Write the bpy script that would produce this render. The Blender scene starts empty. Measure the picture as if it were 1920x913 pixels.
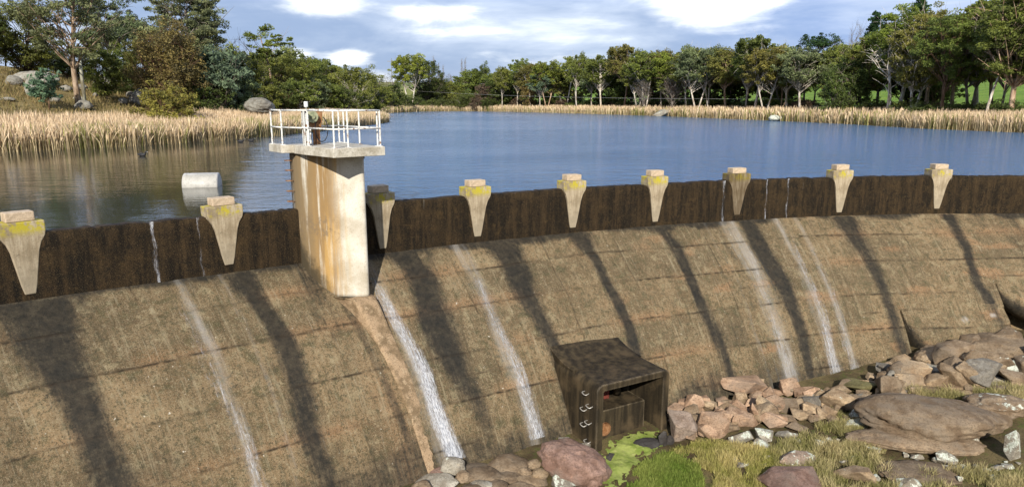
import bpy, bmesh, math, random
import numpy as np
from mathutils import Vector, Matrix
random.seed(7)
RS = np.random.RandomState(11)
scene = bpy.context.scene
col = scene.collection

# ------------------------------------------------------------------ camera
F = 1280.0; PITCH = math.radians(11.62); HC = 3.0
cam_d = bpy.data.cameras.new('camera'); cam = bpy.data.objects.new('camera', cam_d)
col.objects.link(cam); scene.camera = cam
cam.location = (0, 0, HC); cam.rotation_euler = (math.radians(90) - PITCH, 0, 0)
cam_d.sensor_width = 36; cam_d.lens = 24; cam_d.clip_end = 5000; cam_d.clip_start = 0.1

def ray(x, y):
    a = (x - 960) / F; b = -(y - 456.5) / F; c, s = math.cos(PITCH), math.sin(PITCH)
    return np.array([a, c + b * s, -s + b * c])
def at(x, y, z):                       # photo pixel -> point on the level z
    r = ray(x, y); return np.array([0, 0, HC]) + r * ((z - HC) / r[2])
def at_depth(x, y, d):
    r = ray(x, y); return np.array([0, 0, HC]) + r * (d / r[1])

# ------------------------------------------------------------------ noise
def _h(i, j, k):
    n = np.sin(i * 127.1 + j * 311.7 + k * 74.7) * 43758.5453
    return n - np.floor(n)
def vnoise(x, y, z=0.0):
    x, y, z = np.broadcast_arrays(np.asarray(x, float), np.asarray(y, float), np.asarray(z, float))
    i, j, k = np.floor(x), np.floor(y), np.floor(z)
    u, v, w = x - i, y - j, z - k
    u, v, w = u*u*(3-2*u), v*v*(3-2*v), w*w*(3-2*w)
    r = 0
    for a in (0, 1):
        for b in (0, 1):
            for c in (0, 1):
                r = r + _h(i+a, j+b, k+c) * (u if a else 1-u) * (v if b else 1-v) * (w if c else 1-w)
    return r
def fbm(x, y, z=0.0, o=4):
    r = 0; a = .5; t = 0
    for q in range(o):
        f = 2.0 ** q
        r = r + a * vnoise(np.asarray(x)*f + 17.3*q, np.asarray(y)*f + 5.1*q, np.asarray(z)*f); t += a; a *= .5
    return r / t
def sstep(a, b, x):
    t = np.clip((np.asarray(x, float) - a) / (b - a), 0, 1); return t*t*(3-2*t)

# ------------------------------------------------------------------ mesh helpers
def mesh_np(name, V, Fc, smooth=False):
    V = np.asarray(V, float); me = bpy.data.meshes.new(name)
    Fc = np.asarray(Fc, int); n, k = Fc.shape
    me.vertices.add(len(V)); me.vertices.foreach_set('co', V.ravel())
    me.loops.add(n * k); me.loops.foreach_set('vertex_index', Fc.ravel())
    me.polygons.add(n); me.polygons.foreach_set('loop_start', np.arange(0, n*k, k))
    me.polygons.foreach_set('loop_total', np.full(n, k))
    me.update(calc_edges=True)
    if smooth: me.polygons.foreach_set('use_smooth', np.ones(n, bool))
    me.validate()
    return me
def fattr(me, name, vals):
    a = me.attributes.new(name, 'FLOAT', 'POINT'); a.data.foreach_set('value', np.asarray(vals, float).ravel())
def link(name, me, mat=None, parent=None, loc=None, rotz=None):
    o = bpy.data.objects.new(name, me); col.objects.link(o)
    if mat is not None and not me.materials: me.materials.append(mat)
    if parent is not None: o.parent = parent
    if loc is not None: o.location = loc
    if rotz is not None: o.rotation_euler = (0, 0, rotz)
    return o
def tag(o, label=None, cat=None, group=None, kind=None):
    if label: o['label'] = label
    if cat: o['category'] = cat
    if group: o['group'] = group
    if kind: o['kind'] = kind
    return o
def empty(name, loc=(0, 0, 0), rotz=0):
    o = bpy.data.objects.new(name, None); col.objects.link(o)
    o.location = loc; o.rotation_euler = (0, 0, rotz); o.empty_display_size = .2
    return o
def grid_faces(nu, nv):
    i = np.arange(nu - 1)[:, None] * nv + np.arange(nv - 1)[None]
    return np.stack([i, i + nv, i + nv + 1, i + 1], -1).reshape(-1, 4)

class MB:
    def __init__(s): s.v = []; s.f = []
    def add(s, v, f):
        o = len(s.v); s.v += [tuple(p) for p in v]; s.f += [tuple(i + o for i in q) for q in f]; return s
    def box(s, x0, x1, y0, y1, z0, z1):
        return s.add([(x0,y0,z0),(x1,y0,z0),(x1,y1,z0),(x0,y1,z0),(x0,y0,z1),(x1,y0,z1),(x1,y1,z1),(x0,y1,z1)],
                     [(0,3,2,1),(4,5,6,7),(0,1,5,4),(1,2,6,5),(2,3,7,6),(3,0,4,7)])
    def prism(s, poly, z0, z1):
        n = len(poly)
        v = [(p[0], p[1], z0) for p in poly] + [(p[0], p[1], z1) for p in poly]
        return s.add(v, [tuple(range(n))[::-1], tuple(range(n, 2*n))] + [(i, (i+1) % n, n+(i+1) % n, n+i) for i in range(n)])
    def tube(s, pts, r, n=8, caps=True):
        pts = [Vector(p) for p in pts]; m = len(pts)
        rr = [r]*m if isinstance(r, (int, float)) else list(r)
        ring = []; up = None
        for i, p in enumerate(pts):
            t = (pts[min(i+1, m-1)] - pts[max(i-1, 0)])
            t = t.normalized() if t.length > 1e-9 else Vector((0, 0, 1))
            a = Vector((0, 0, 1)) if abs(t.z) < .9 else Vector((1, 0, 0))
            if up is not None: a = up
            x = (a - t * a.dot(t)).normalized(); y = t.cross(x); up = x
            ring.append([p + (x*math.cos(2*math.pi*k/n) + y*math.sin(2*math.pi*k/n)) * rr[i] for k in range(n)])
        v = [q for g in ring for q in g]; f = []
        for i in range(m-1):
            for k in range(n):
                f.append((i*n+k, i*n+(k+1) % n, (i+1)*n+(k+1) % n, (i+1)*n+k))
        if caps: f += [tuple(range(n))[::-1], tuple(range((m-1)*n, m*n))]
        return s.add(v, f)
    def mesh(s, name, smooth=False):
        me = bpy.data.meshes.new(name); me.from_pydata([tuple(p) for p in s.v], [], s.f); me.update()
        bm = bmesh.new(); bm.from_mesh(me); bmesh.ops.recalc_face_normals(bm, faces=bm.faces); bm.to_mesh(me); bm.free()
        if smooth: me.polygons.foreach_set('use_smooth', [True]*len(me.polygons))
        return me
    def build(s, name, mat, parent=None, smooth=False, bevel=0, seg=2, loc=None, rotz=None):
        o = link(name, s.mesh(name, smooth), mat, parent, loc, rotz)
        if bevel:
            b = o.modifiers.new('bevel', 'BEVEL'); b.width = bevel; b.segments = seg; b.limit_method = 'ANGLE'
        return o

# ------------------------------------------------------------------ material helper
class NT:
    def __init__(s, name):
        s.m = bpy.data.materials.new(name); s.m.use_nodes = True; s.t = s.m.node_tree
        s.t.nodes.clear(); s.out = s.t.nodes.new('ShaderNodeOutputMaterial')
    def n(s, kind, **kw):
        nd = s.t.nodes.new('ShaderNode' + kind)
        for k, v in kw.items(): setattr(nd, k, v)
        return nd
    def lk(s, a, b): s.t.links.new(a, b)
    def val(s, sock, v):
        if isinstance(v, bpy.types.NodeSocket): s.lk(v, sock)
        elif isinstance(v, (tuple, list)) and len(v) == 3 and sock.type == 'RGBA': sock.default_value = (*v, 1)
        else: sock.default_value = v
    def mix(s, f, a, b, bt='MIX'):
        nd = s.n('Mix', data_type='RGBA', blend_type=bt); nd.clamp_factor = True
        s.val(nd.inputs[0], f); s.val(nd.inputs[6], a); s.val(nd.inputs[7], b); return nd.outputs[2]
    def math(s, op, a, b=None, c=None, clamp=False):
        nd = s.n('Math', operation=op); nd.use_clamp = clamp
        s.val(nd.inputs[0], a)
        if b is not None: s.val(nd.inputs[1], b)
        if c is not None: s.val(nd.inputs[2], c)
        return nd.outputs[0]
    def ramp(s, x, a, b, lo=0.0, hi=1.0):
        nd = s.n('MapRange'); nd.interpolation_type = 'SMOOTHSTEP'
        s.val(nd.inputs[0], x); s.val(nd.inputs[1], a); s.val(nd.inputs[2], b); s.val(nd.inputs[3], lo); s.val(nd.inputs[4], hi)
        return nd.outputs[0]
    def noise(s, vec, scale, detail=4, rough=.55, dist=0.0):
        nd = s.n('TexNoise'); s.val(nd.inputs['Vector'], vec); nd.inputs['Scale'].default_value = scale
        nd.inputs['Detail'].default_value = detail; nd.inputs['Roughness'].default_value = rough
        nd.inputs['Distortion'].default_value = dist; return nd.outputs[0]
    def map(s, vec, sc=(1, 1, 1), loc=(0, 0, 0), rot=(0, 0, 0)):
        nd = s.n('Mapping'); s.val(nd.inputs[0], vec); nd.inputs[1].default_value = loc; nd.inputs[2].default_value = rot; nd.inputs[3].default_value = sc
        return nd.outputs[0]
    def obj(s): return s.n('TexCoord').outputs['Object']
    def pos(s): return s.n('NewGeometry').outputs['Position']
    def attr(s, nm): return s.n('Attribute', attribute_name=nm).outputs['Fac']
    def bump(s, h, strength=.5, dist=.02):
        nd = s.n('Bump'); s.val(nd.inputs['Height'], h); nd.inputs['Strength'].default_value = strength; nd.inputs['Distance'].default_value = dist
        return nd.outputs[0]
    def bsdf(s, base, rough=.9, normal=None, spec=.3, metal=0.0, finish=True):
        b = s.n('BsdfPrincipled'); s.val(b.inputs['Base Color'], base); s.val(b.inputs['Roughness'], rough)
        b.inputs['Specular IOR Level'].default_value = spec; s.val(b.inputs['Metallic'], metal)
        if normal is not None: s.lk(normal, b.inputs['Normal'])
        if finish: s.lk(b.outputs[0], s.out.inputs[0])
        return b

# ------------------------------------------------------------------ dam geometry (arc about CX, CY)
CX, CY = 20.0, -12.0
PZ = np.array([0, .3, .75, 1.4, 2.2, 3.05, 3.8, 4.4, 5, 6, 8.]); PG = np.array([0, .42, .97, 1.75, 2.58, 3.28, 3.80, 4.16, 4.5, 4.98, 5.8])
PS = np.concatenate([[0], np.cumsum(np.hypot(np.diff(PZ), np.diff(PG)))])
# smooth profile: densify with a running average
_q = np.linspace(0, PS[-1], 240); _z = np.interp(_q, PS, PZ); _g = np.interp(_q, PS, PG)
_k = np.ones(17) / 17
def _sm(a):
    p = np.concatenate([2*a[0] - a[8:0:-1], a, 2*a[-1] - a[-2:-10:-1]]); return np.convolve(p, _k, 'valid')
_z, _g = _sm(_z), _sm(_g); _z[0] = _g[0] = 0
def prof(s): return np.interp(s, _q, _z), np.interp(s, _q, _g)
def Rc(phi):
    p = np.clip(phi, -50, 4); return 40.76 + 5.505e-3*p - 1.193e-3*p*p - 3.715e-5*p**3
def dirv(phi):
    a = np.radians(phi); return np.sin(a), np.cos(a)
def arc(phi, R, z):
    s, c = dirv(phi); return np.stack(np.broadcast_arrays(CX + R*s, CY + R*c, np.asarray(z, float)), -1)
def polar(x, y):
    dx, dy = np.asarray(x) - CX, np.asarray(y) - CY
    return np.degrees(np.arctan2(dx, dy)), np.hypot(dx, dy)
PH0, PH1 = -84.0, 34.0
PIERS = [-48.65, -42.5, -36.18, -31.45, -26.1, -21.05, -15.8, -9.07, -2.81]
DARK = [(-54.5, 1.0), (-48.35, .95), (-41.75, .66), (-34.85, .8), (-30.0, .72), (-25.4, .50), (-20.3, .46), (-14.9, .62), (-8.5, .66), (-2.0, .46), (4.5, .6)]

# ------------------------------------------------------------------ shoreline and terrain height
SH = [(-20, -1.3), (-34, 4), (-42, 14), (-42, 28), (-37, 38), (-32.4, 43.5), (-27.5, 50), (-24.5, 58), (-22.6, 66.4), (-21.2, 84), (-20.4, 103.5),
      (-20.6, 113), (-23.5, 121), (-34, 133), (-44, 160), (-41, 199), (-33, 248), (-20, 262), (-1.9, 247), (12, 222), (21.4, 199), (34.6, 166.7),
      (41, 142), (46, 122), (49.8, 101), (50.3, 82.6), (53.6, 72.3), (56, 60), (54, 42), (43.5, 21.6)]
def shore_dist(x, y):
    x = np.asarray(x, float); y = np.asarray(y, float)
    d = np.full(x.shape, 1e9); ins = np.zeros(x.shape, bool)
    arcp = arc(np.linspace(34, -80, 30), 40.6, 0)[:, :2]
    poly = SH + [tuple(p) for p in arcp]
    for i in range(len(poly)):
        a = poly[i]; b = poly[(i+1) % len(poly)]
        if i < len(SH) - 1:
            ex, ey = b[0]-a[0], b[1]-a[1]; L = ex*ex+ey*ey
            t = np.clip(((x-a[0])*ex + (y-a[1])*ey)/L, 0, 1)
            d = np.minimum(d, np.hypot(x-a[0]-t*ex, y-a[1]-t*ey))
        c = ((a[1] > y) != (b[1] > y)) & (x < (b[0]-a[0])*(y-a[1])/((b[1]-a[1]) + 1e-12) + a[0])
        ins ^= c
    return np.where(ins, -d, d)
def tz(x, y, d=None):
    x = np.asarray(x, float); y = np.asarray(y, float)
    if d is None: d = shore_dist(x, y)
    pos = np.maximum(d, 0)
    h = .55*(1-np.exp(-pos/4)) + .15*np.maximum(pos-8, 0)
    left = sstep(-14, -34, x) * sstep(125, 90, y)
    h = h + left*np.clip(pos-4, 0, 28)*.075
    h = 17*np.tanh(h/17)
    h = h + (fbm(x*.06, y*.06, 3.3)-.5)*1.1*sstep(4, 20, pos)
    return np.where(d > 0, h - .05, -.05 + np.maximum(d, -6)*.25)
def gz(x, y):
    x = np.asarray(x, float); y = np.asarray(y, float)
    ph, R = polar(x, y)
    z = -6.75 + .85*sstep(8, 18, x) + .18*(fbm(x*.35, y*.35, 1.2)-.5)*2 + .06*(fbm(x*1.7, y*1.7, 7.)-.5)*2
    z = z + sstep(12, 33, ph)*6.0*sstep(12, 30, R) + sstep(-60, -82, ph)*6*sstep(12, 30, R)
    return z
def ground_px(px, py):
    z = -6.4
    for _ in range(12):
        p = at(px, py, z); z = .5*z + .5*float(gz(p[0], p[1]))
    p = at(px, py, z); return np.array([p[0], p[1], float(gz(p[0], p[1]))])

# ------------------------------------------------------------------ materials
M = {}
def concrete_face():
    t = NT('spillway concrete'); p = t.obj()
    dark, white, rust, panel = t.attr('dark'), t.attr('white'), t.attr('rust'), t.attr('panel')
    big = t.noise(p, .6, 5, .6); mid = t.noise(p, 2.6, 6, .68, .4); m2 = t.noise(t.map(p, loc=(5, 2, 8)), 7.5, 6, .75); fine = t.noise(p, 22, 5, .75); grit = t.noise(p, 70, 3, .7)
    spots = t.noise(t.map(p, loc=(9, 4, 1)), 13, 3, .6)
    c = t.mix(t.ramp(big, .34, .66), (.106, .071, .037), (.182, .127, .070))
    c = t.mix(t.ramp(panel, 0, 1), t.mix(1.0, c, (.74, .73, .70), 'MULTIPLY'), t.mix(1.0, c, (1.28, 1.24, 1.18), 'MULTIPLY'))
    c = t.mix(t.ramp(mid, .50, .68, 0, .7), c, (.235, .19, .108))
    c = t.mix(t.ramp(mid, .49, .34, 0, .85), c, (.066, .056, .024))
    c = t.mix(t.math('MULTIPLY', rust, t.ramp(m2, .3, .6, .45, 1)), c, (.29, .155, .075))
    c = t.mix(t.ramp(m2, .51, .62, 0, .75), c, (.052, .045, .021))
    c = t.mix(t.ramp(m2, .44, .33, 0, .5), c, (.30, .25, .155))
    c = t.mix(t.ramp(fine, .56, .70, 0, .6), c, (.34, .29, .19))
    c = t.mix(t.ramp(fine, .48, .36, 0, .85), c, (.036, .03, .016))
    c = t.mix(t.ramp(spots, .64, .72, 0, .8), c, (.028, .024, .014))
    c = t.mix(t.ramp(grit, .52, .64, 0, .38), c, (.42, .36, .25)); c = t.mix(t.ramp(grit, .47, .36, 0, .45), c, (.03, .024, .014))
    uv = t.n('UVMap').outputs[0]
    run = t.noise(t.map(uv, (7, .35, 1)), 1.0, 6, .7, .15); run2 = t.noise(t.map(uv, (22, .8, 1)), 1.0, 4, .7)
    c = t.mix(t.ramp(run, .53, .70, 0, .55), c, (.055, .047, .026)); c = t.mix(t.ramp(run, .46, .30, 0, .40), c, (.30, .25, .16))
    c = t.mix(t.ramp(run2, .58, .74, 0, .40), c, (.36, .32, .235)); c = t.mix(t.ramp(run2, .44, .30, 0, .35), c, (.04, .034, .02))
    dots = t.noise(t.map(p, loc=(2, 7, 3)), 10, 2, .5); c = t.mix(t.ramp(dots, .745, .775, 0, .8), c, (.5, .45, .36))
    rag = t.math('ADD', t.math('MULTIPLY', t.math('SUBTRACT', run, .5), 1.4), t.math('MULTIPLY', t.math('SUBTRACT', m2, .5), 1.0)); rag = t.math('ADD', rag, t.math('MULTIPLY', t.math('SUBTRACT', run2, .5), .8)); rag0 = t.math('ADD', t.math('MULTIPLY', t.math('SUBTRACT', m2, .5), 1.5), t.math('MULTIPLY', t.math('SUBTRACT', fine, .5), 1.3))
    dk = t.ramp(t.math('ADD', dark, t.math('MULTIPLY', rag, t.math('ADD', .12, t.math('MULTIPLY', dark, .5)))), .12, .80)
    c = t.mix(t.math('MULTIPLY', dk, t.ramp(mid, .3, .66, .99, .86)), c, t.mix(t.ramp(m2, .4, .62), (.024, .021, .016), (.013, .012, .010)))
    wv = t.ramp(t.math('ADD', white, t.math('MULTIPLY', rag, .4)), .15, .9, 0, .75)
    c = t.mix(wv, c, (.40, .375, .34))
    crack = t.attr('joint')
    c = t.mix(t.math('MULTIPLY', crack, t.ramp(t.noise(p, 5.5, 3), .3, .6)), c, (.022, .015, .009))
    h = t.math('ADD', t.math('MULTIPLY', fine, .6), t.math('MULTIPLY', grit, .35))
    h = t.math('SUBTRACT', t.math('ADD', h, t.math('ADD', mid, m2)), t.math('MULTIPLY', crack, 1.1))
    t.bsdf(c, t.ramp(dk, 0, 1, .9, .7), t.bump(h, .7, .03), .2)
    return t.m
def parapet_mat():
    t = NT('wet dark concrete'); p = t.obj()
    st = t.noise(t.map(p, (6, 6, .5)), 1.0, 5, .65); fine = t.noise(p, 30, 3, .7); grit = t.noise(p, 80, 2, .6); big = t.noise(p, .8, 3)
    c = t.mix(t.ramp(st, .35, .7), (.008, .006, .0035), (.058, .036, .016))
    c = t.mix(t.ramp(big, .45, .7, 0, .6), c, (.055, .034, .014))
    b2 = t.noise(p, 3.0, 5, .7, .4); c = t.mix(t.ramp(b2, .5, .34, 0, .85), c, (.010, .008, .005)); c = t.mix(t.ramp(b2, .54, .7, 0, .55), c, (.085, .052, .02))
    c = t.mix(t.ramp(fine, .55, .72, 0, .5), c, (.09, .065, .035))
    c = t.mix(t.ramp(grit, .48, .36, 0, .7), c, (.008, .006, .004))
    sp = t.noise(t.map(p, (16, 16, .8)), 1.0, 2, .5)
    c = t.mix(t.ramp(sp, .76, .80, 0, .7), c, (.3, .27, .22))
    gg = t.noise(p, 45, 3, .75)
    c = t.mix(t.ramp(gg, .57, .66, 0, .6), c, (.17, .12, .06)); c = t.mix(t.ramp(gg, .46, .38, 0, .85), c, (.007, .005, .004))
    h = t.math('ADD', t.math('ADD', fine, gg), t.math('MULTIPLY', grit, .6))
    t.bsdf(c, .8, t.bump(h, .9, .03), .16); return t.m
def pier_mat(wet=False):
    t = NT('pier concrete' + (' wet' if wet else '')); p = t.obj()
    z = t.n('SeparateXYZ'); t.lk(p, z.inputs[0]); zz = z.outputs[2]
    st = t.noise(t.map(p, (7, 7, .7)), 1.0, 5, .65); fine = t.noise(p, 35, 4, .7); big = t.noise(p, 2.2, 4)
    wn = t.n('ObjectInfo').outputs['Random']
    c = t.mix(t.ramp(st, .32, .7), (.25, .19, .115), (.48, .40, .28))
    c = t.mix(t.ramp(big, .55, .35, 0, .65), c, (.19, .145, .085)); bl = t.noise(p, 7, 5, .7); c = t.mix(t.ramp(bl, .56, .70, 0, .6), c, (.10, .078, .045))
    c = t.mix(t.ramp(fine, .5, .36, 0, .5), c, (.17, .13, .08))
    low = t.ramp(zz, -.15, -1.3, 0, .42)
    c = t.mix(low, c, (.36, .31, .23))
    li = t.math('MULTIPLY', t.ramp(zz, -.10, .14), t.ramp(zz, .34, .27))
    li = t.math('MULTIPLY', li, t.ramp(t.math('ADD', t.noise(t.map(p, loc=(3, 1, 2)), 4.5, 5, .7), t.math('MULTIPLY', wn, .12)), .47, .62))
    c = t.mix(li, c, (.40, .33, .03))
    if wet: c = t.mix(t.ramp(st, .25, .75, .97, .5), c, (.07, .045, .02))
    t.bsdf(c, .85, t.bump(t.math('ADD', fine, t.math('MULTIPLY', st, .5)), .45, .02), .3); return t.m
def cap_mat():
    t = NT('cap concrete'); p = t.obj(); n = t.noise(p, 6, 6, .65); f = t.noise(p, 40, 3)
    c = t.mix(t.ramp(n, .3, .7), (.36, .27, .18), (.55, .43, .30)); c = t.mix(t.ramp(f, .5, .35, 0, .5), c, (.22, .17, .11))
    t.bsdf(c, .9, t.bump(f, .3, .015)); return t.m
def tower_mat():
    t = NT('tower concrete'); p = t.obj()
    z = t.n('SeparateXYZ'); t.lk(p, z.inputs[0]); x, y, zz = z.outputs
    st = t.noise(t.map(p, (5, 5, .35)), 1.0, 5, .65); st2 = t.noise(t.map(p, (3, 3, .25), (4, 2, 1)), 1.0, 4, .6); big = t.noise(p, 1.3, 5, .6); f = t.noise(p, 32, 4, .7)
    c = t.mix(t.ramp(big, .32, .65), (.42, .37, .285), (.62, .58, .49))
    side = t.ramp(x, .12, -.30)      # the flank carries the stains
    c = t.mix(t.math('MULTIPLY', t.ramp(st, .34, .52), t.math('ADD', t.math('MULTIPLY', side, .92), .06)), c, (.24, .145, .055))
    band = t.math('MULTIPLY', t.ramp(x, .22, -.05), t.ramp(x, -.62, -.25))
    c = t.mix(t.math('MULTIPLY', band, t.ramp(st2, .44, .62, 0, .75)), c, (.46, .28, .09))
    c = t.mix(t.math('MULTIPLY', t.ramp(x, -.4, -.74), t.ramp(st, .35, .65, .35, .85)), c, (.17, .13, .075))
    blot = t.noise(p, 4.5, 5, .7)
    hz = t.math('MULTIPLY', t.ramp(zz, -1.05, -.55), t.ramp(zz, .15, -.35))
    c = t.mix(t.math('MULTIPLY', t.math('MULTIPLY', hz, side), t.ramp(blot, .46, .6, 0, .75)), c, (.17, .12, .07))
    c = t.mix(t.ramp(f, .47, .33, 0, .5), c, (.2, .16, .1))
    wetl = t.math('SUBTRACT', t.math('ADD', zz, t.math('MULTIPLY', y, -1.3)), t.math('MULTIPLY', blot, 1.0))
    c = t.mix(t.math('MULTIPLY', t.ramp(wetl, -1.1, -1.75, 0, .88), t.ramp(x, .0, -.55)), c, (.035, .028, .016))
    t.bsdf(c, .85, t.bump(t.math('ADD', f, t.math('MULTIPLY', blot, .7)), .4, .02), .3); return t.m
def simple(name, a, b, scale=4, rough=.85, bump=.3, spec=.3, metal=0.0, detail=5):
    t = NT(name); p = t.obj(); n = t.noise(p, scale, detail, .6); f = t.noise(p, scale*8, 3, .6)
    c = t.mix(t.ramp(n, .35, .65), a, b); c = t.mix(t.ramp(f, .48, .34, 0, .45), c, tuple(q*.45 for q in a))
    t.bsdf(c, rough, t.bump(f, bump, .015), spec, metal); return t.m
def rib_mat():
    t = NT('rib concrete'); p = t.obj(); n = t.noise(p, 2.4, 5, .65); f = t.noise(p, 30, 3, .7); m = t.noise(p, 7, 4)
    c = t.mix(t.ramp(n, .38, .6), (.17, .115, .062), (.34, .235, .14)); c = t.mix(t.ramp(m, .52, .68, 0, .8), c, (.37, .27, .165))
    c = t.mix(t.ramp(f, .5, .36, 0, .6), c, (.07, .05, .03))
    t.bsdf(c, .85, t.bump(t.math('ADD', f, m), .6, .03)); return t.m
def outlet_mat():
    t = NT('slimy outlet concrete'); p = t.obj(); st = t.noise(t.map(p, (5, 5, .6)), 1, 5, .6); f = t.noise(p, 30, 4, .7); b = t.noise(p, 1.6, 4)
    nz = t.n('SeparateXYZ'); t.lk(t.n('NewGeometry').outputs['Normal'], nz.inputs[0])
    c = t.mix(t.ramp(st, .35, .7), (.018, .0135, .008), (.060, .044, .024))
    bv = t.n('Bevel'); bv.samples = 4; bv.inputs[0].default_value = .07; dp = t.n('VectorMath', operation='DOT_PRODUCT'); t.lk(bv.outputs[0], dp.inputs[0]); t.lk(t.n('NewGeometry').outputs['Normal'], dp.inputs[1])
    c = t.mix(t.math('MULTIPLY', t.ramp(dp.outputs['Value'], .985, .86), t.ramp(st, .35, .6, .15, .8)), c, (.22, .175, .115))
    c = t.mix(t.ramp(b, .5, .7, 0, .6), c, (.10, .07, .038))
    c = t.mix(t.ramp(f, .58, .72, 0, .45), c, (.15, .11, .065))
    t.bsdf(c, .65, t.bump(f, .5, .02), .22); return t.m
def rock_mat():
    t = NT('rock'); p = t.obj(); oi = t.n('ObjectInfo'); base = oi.outputs['Color']; al = oi.outputs['Alpha']
    vec = t.n('VectorMath', operation='ADD'); t.lk(p, vec.inputs[0]); t.lk(oi.outputs['Location'], vec.inputs[1]); q = vec.outputs[0]
    n = t.noise(q, 2.2, 6, .65); f = t.noise(q, 22, 4, .7); m = t.noise(q, 6, 5, .65)
    c = t.mix(t.ramp(n, .35, .65), t.mix(1.0, base, (.55, .5, .46), 'MULTIPLY'), base)
    c = t.mix(t.ramp(m, .55, .72, 0, .55), c, t.mix(1.0, base, (1.35, 1.25, 1.1), 'MULTIPLY'))
    c = t.mix(t.ramp(f, .5, .34, 0, .7), c, t.mix(1.0, base, (.3, .28, .25), 'MULTIPLY'))
    cr = t.noise(t.map(q, (1, 1, 3.2), rot=(.3, .2, .4)), 1.7, 5, .7, .6); crk = t.ramp(t.math('ABSOLUTE', t.math('SUBTRACT', cr, .5)), .0, .022, 1, 0)
    c = t.mix(t.math('MULTIPLY', crk, .16), c, (.05, .038, .028)); c = t.mix(t.ramp(t.noise(q, 1.1, 4, .6), .5, .68, 0, .55), c, (.11, .09, .07))
    nz = t.n('SeparateXYZ'); t.lk(t.n('NewGeometry').outputs['Normal'], nz.inputs[0])
    li = t.noise(q, 3.6, 6, .72)
    th = t.math('SUBTRACT', .78, t.math('MULTIPLY', al, .42))
    li = t.math('SUBTRACT', t.math('ADD', li, t.math('MULTIPLY', nz.outputs[2], .06)), th)
    li = t.math('MULTIPLY', t.ramp(li, 0, .05), t.ramp(al, .01, .1))
    c = t.mix(li, c, t.mix(t.ramp(f, .4, .6), (.36, .38, .30), (.58, .59, .51)))
    h = t.math('SUBTRACT', t.math('ADD', t.math('MULTIPLY', m, 1.4), t.math('MULTIPLY', f, .6)), t.math('MULTIPLY', crk, .3))
    t.bsdf(c, .88, t.bump(h, .6, .035), .25); return t.m
def leaf_mat():
    t = NT('leaves'); base = t.n('ObjectInfo').outputs['Color']; v = t.attr('tint')
    c = t.mix(t.ramp(v, 0, 1), t.mix(1.0, base, (.65, .65, .62), 'MULTIPLY'), t.mix(1.0, base, (2.1, 1.95, 1.5), 'MULTIPLY'))
    b = t.bsdf(c, .6, None, .25, finish=False)
    tr = t.n('BsdfTranslucent'); t.lk(c, tr.inputs[0]); mx = t.n('MixShader'); mx.inputs[0].default_value = .36
    t.lk(b.outputs[0], mx.inputs[1]); t.lk(tr.outputs[0], mx.inputs[2]); t.lk(mx.outputs[0], t.out.inputs[0]); return t.m
def bark_mat():
    t = NT('bark'); base = t.n('ObjectInfo').outputs['Color']; p = t.obj()
    n = t.noise(t.map(p, (1, 1, .25)), 3.0, 5, .65); f = t.noise(t.map(p, (8, 8, 1)), 1.5, 3)
    c = t.mix(t.ramp(n, .38, .62), t.mix(1.0, base, (.42, .36, .3), 'MULTIPLY'), base)
    c = t.mix(t.ramp(f, .5, .36, 0, .5), c, t.mix(1.0, base, (.4, .35, .3), 'MULTIPLY'))
    t.bsdf(c, .9, t.bump(f, .5, .05), .2); return t.m
def blade_mat(name, transl=.3):
    t = NT(name); a = t.n('Attribute', attribute_name='tone'); c = a.outputs['Color']
    b = t.bsdf(c, .7, None, .2, finish=False)
    tr = t.n('BsdfTranslucent'); t.lk(c, tr.inputs[0]); mx = t.n('MixShader'); mx.inputs[0].default_value = transl
    t.lk(b.outputs[0], mx.inputs[1]); t.lk(tr.outputs[0], mx.inputs[2]); t.lk(mx.outputs[0], t.out.inputs[0]); return t.m
def terrain_mat():
    t = NT('hill grass'); p = t.pos(); g = t.attr('green')
    n = t.noise(p, .35, 6, .65); m = t.noise(p, 2.2, 6, .7); f = t.noise(p, 9, 3, .7)
    dry = t.mix(t.ramp(n, .38, .62), (.20, .14, .055), (.30, .23, .105)); dry = t.mix(t.ramp(m, .52, .68, 0, .8), dry, (.13, .14, .04)); dry = t.mix(t.ramp(m, .44, .3, 0, .7), dry, (.11, .075, .03))
    gr = t.mix(t.ramp(n, .35, .65), (.11, .20, .028), (.19, .29, .045)); gr = t.mix(t.ramp(m, .5, .66, 0, .6), gr, (.22, .25, .06))
    c = t.mix(g, dry, gr); c = t.mix(t.ramp(f, .5, .34, 0, .5), c, (.05, .045, .015))
    t.bsdf(c, .95, t.bump(t.math('ADD', m, f), .8, .15), .1); return t.m
def ground_mat():
    t = NT('toe soil'); p = t.pos(); n = t.noise(p, .8, 6, .65); m = t.noise(p, 5, 6, .7); f = t.noise(p, 30, 3, .7)
    c = t.mix(t.ramp(n, .38, .62), (.085, .06, .032), (.17, .13, .06)); c = t.mix(t.ramp(m, .5, .65, 0, .8), c, (.10, .12, .03))
    c = t.mix(t.ramp(f, .5, .34, 0, .7), c, (.03, .022, .012)); t.bsdf(c, .95, t.bump(t.math('ADD', m, f), .8, .06), .15); return t.m
def algae_mat():
    t = NT('algae'); p = t.pos(); n = t.noise(p, 2.2, 6, .65); m = t.noise(p, 9, 5, .7); f = t.noise(p, 60, 3)
    c = t.mix(t.ramp(n, .38, .62), (.17, .22, .035), (.30, .34, .085)); c = t.mix(t.ramp(m, .55, .7, 0, .7), c, (.38, .35, .14)); c = t.mix(t.ramp(m, .42, .3, 0, .6), c, (.09, .12, .02))
    t.bsdf(c, .75, t.bump(t.math('ADD', m, f), .6, .04), .3); return t.m
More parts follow.
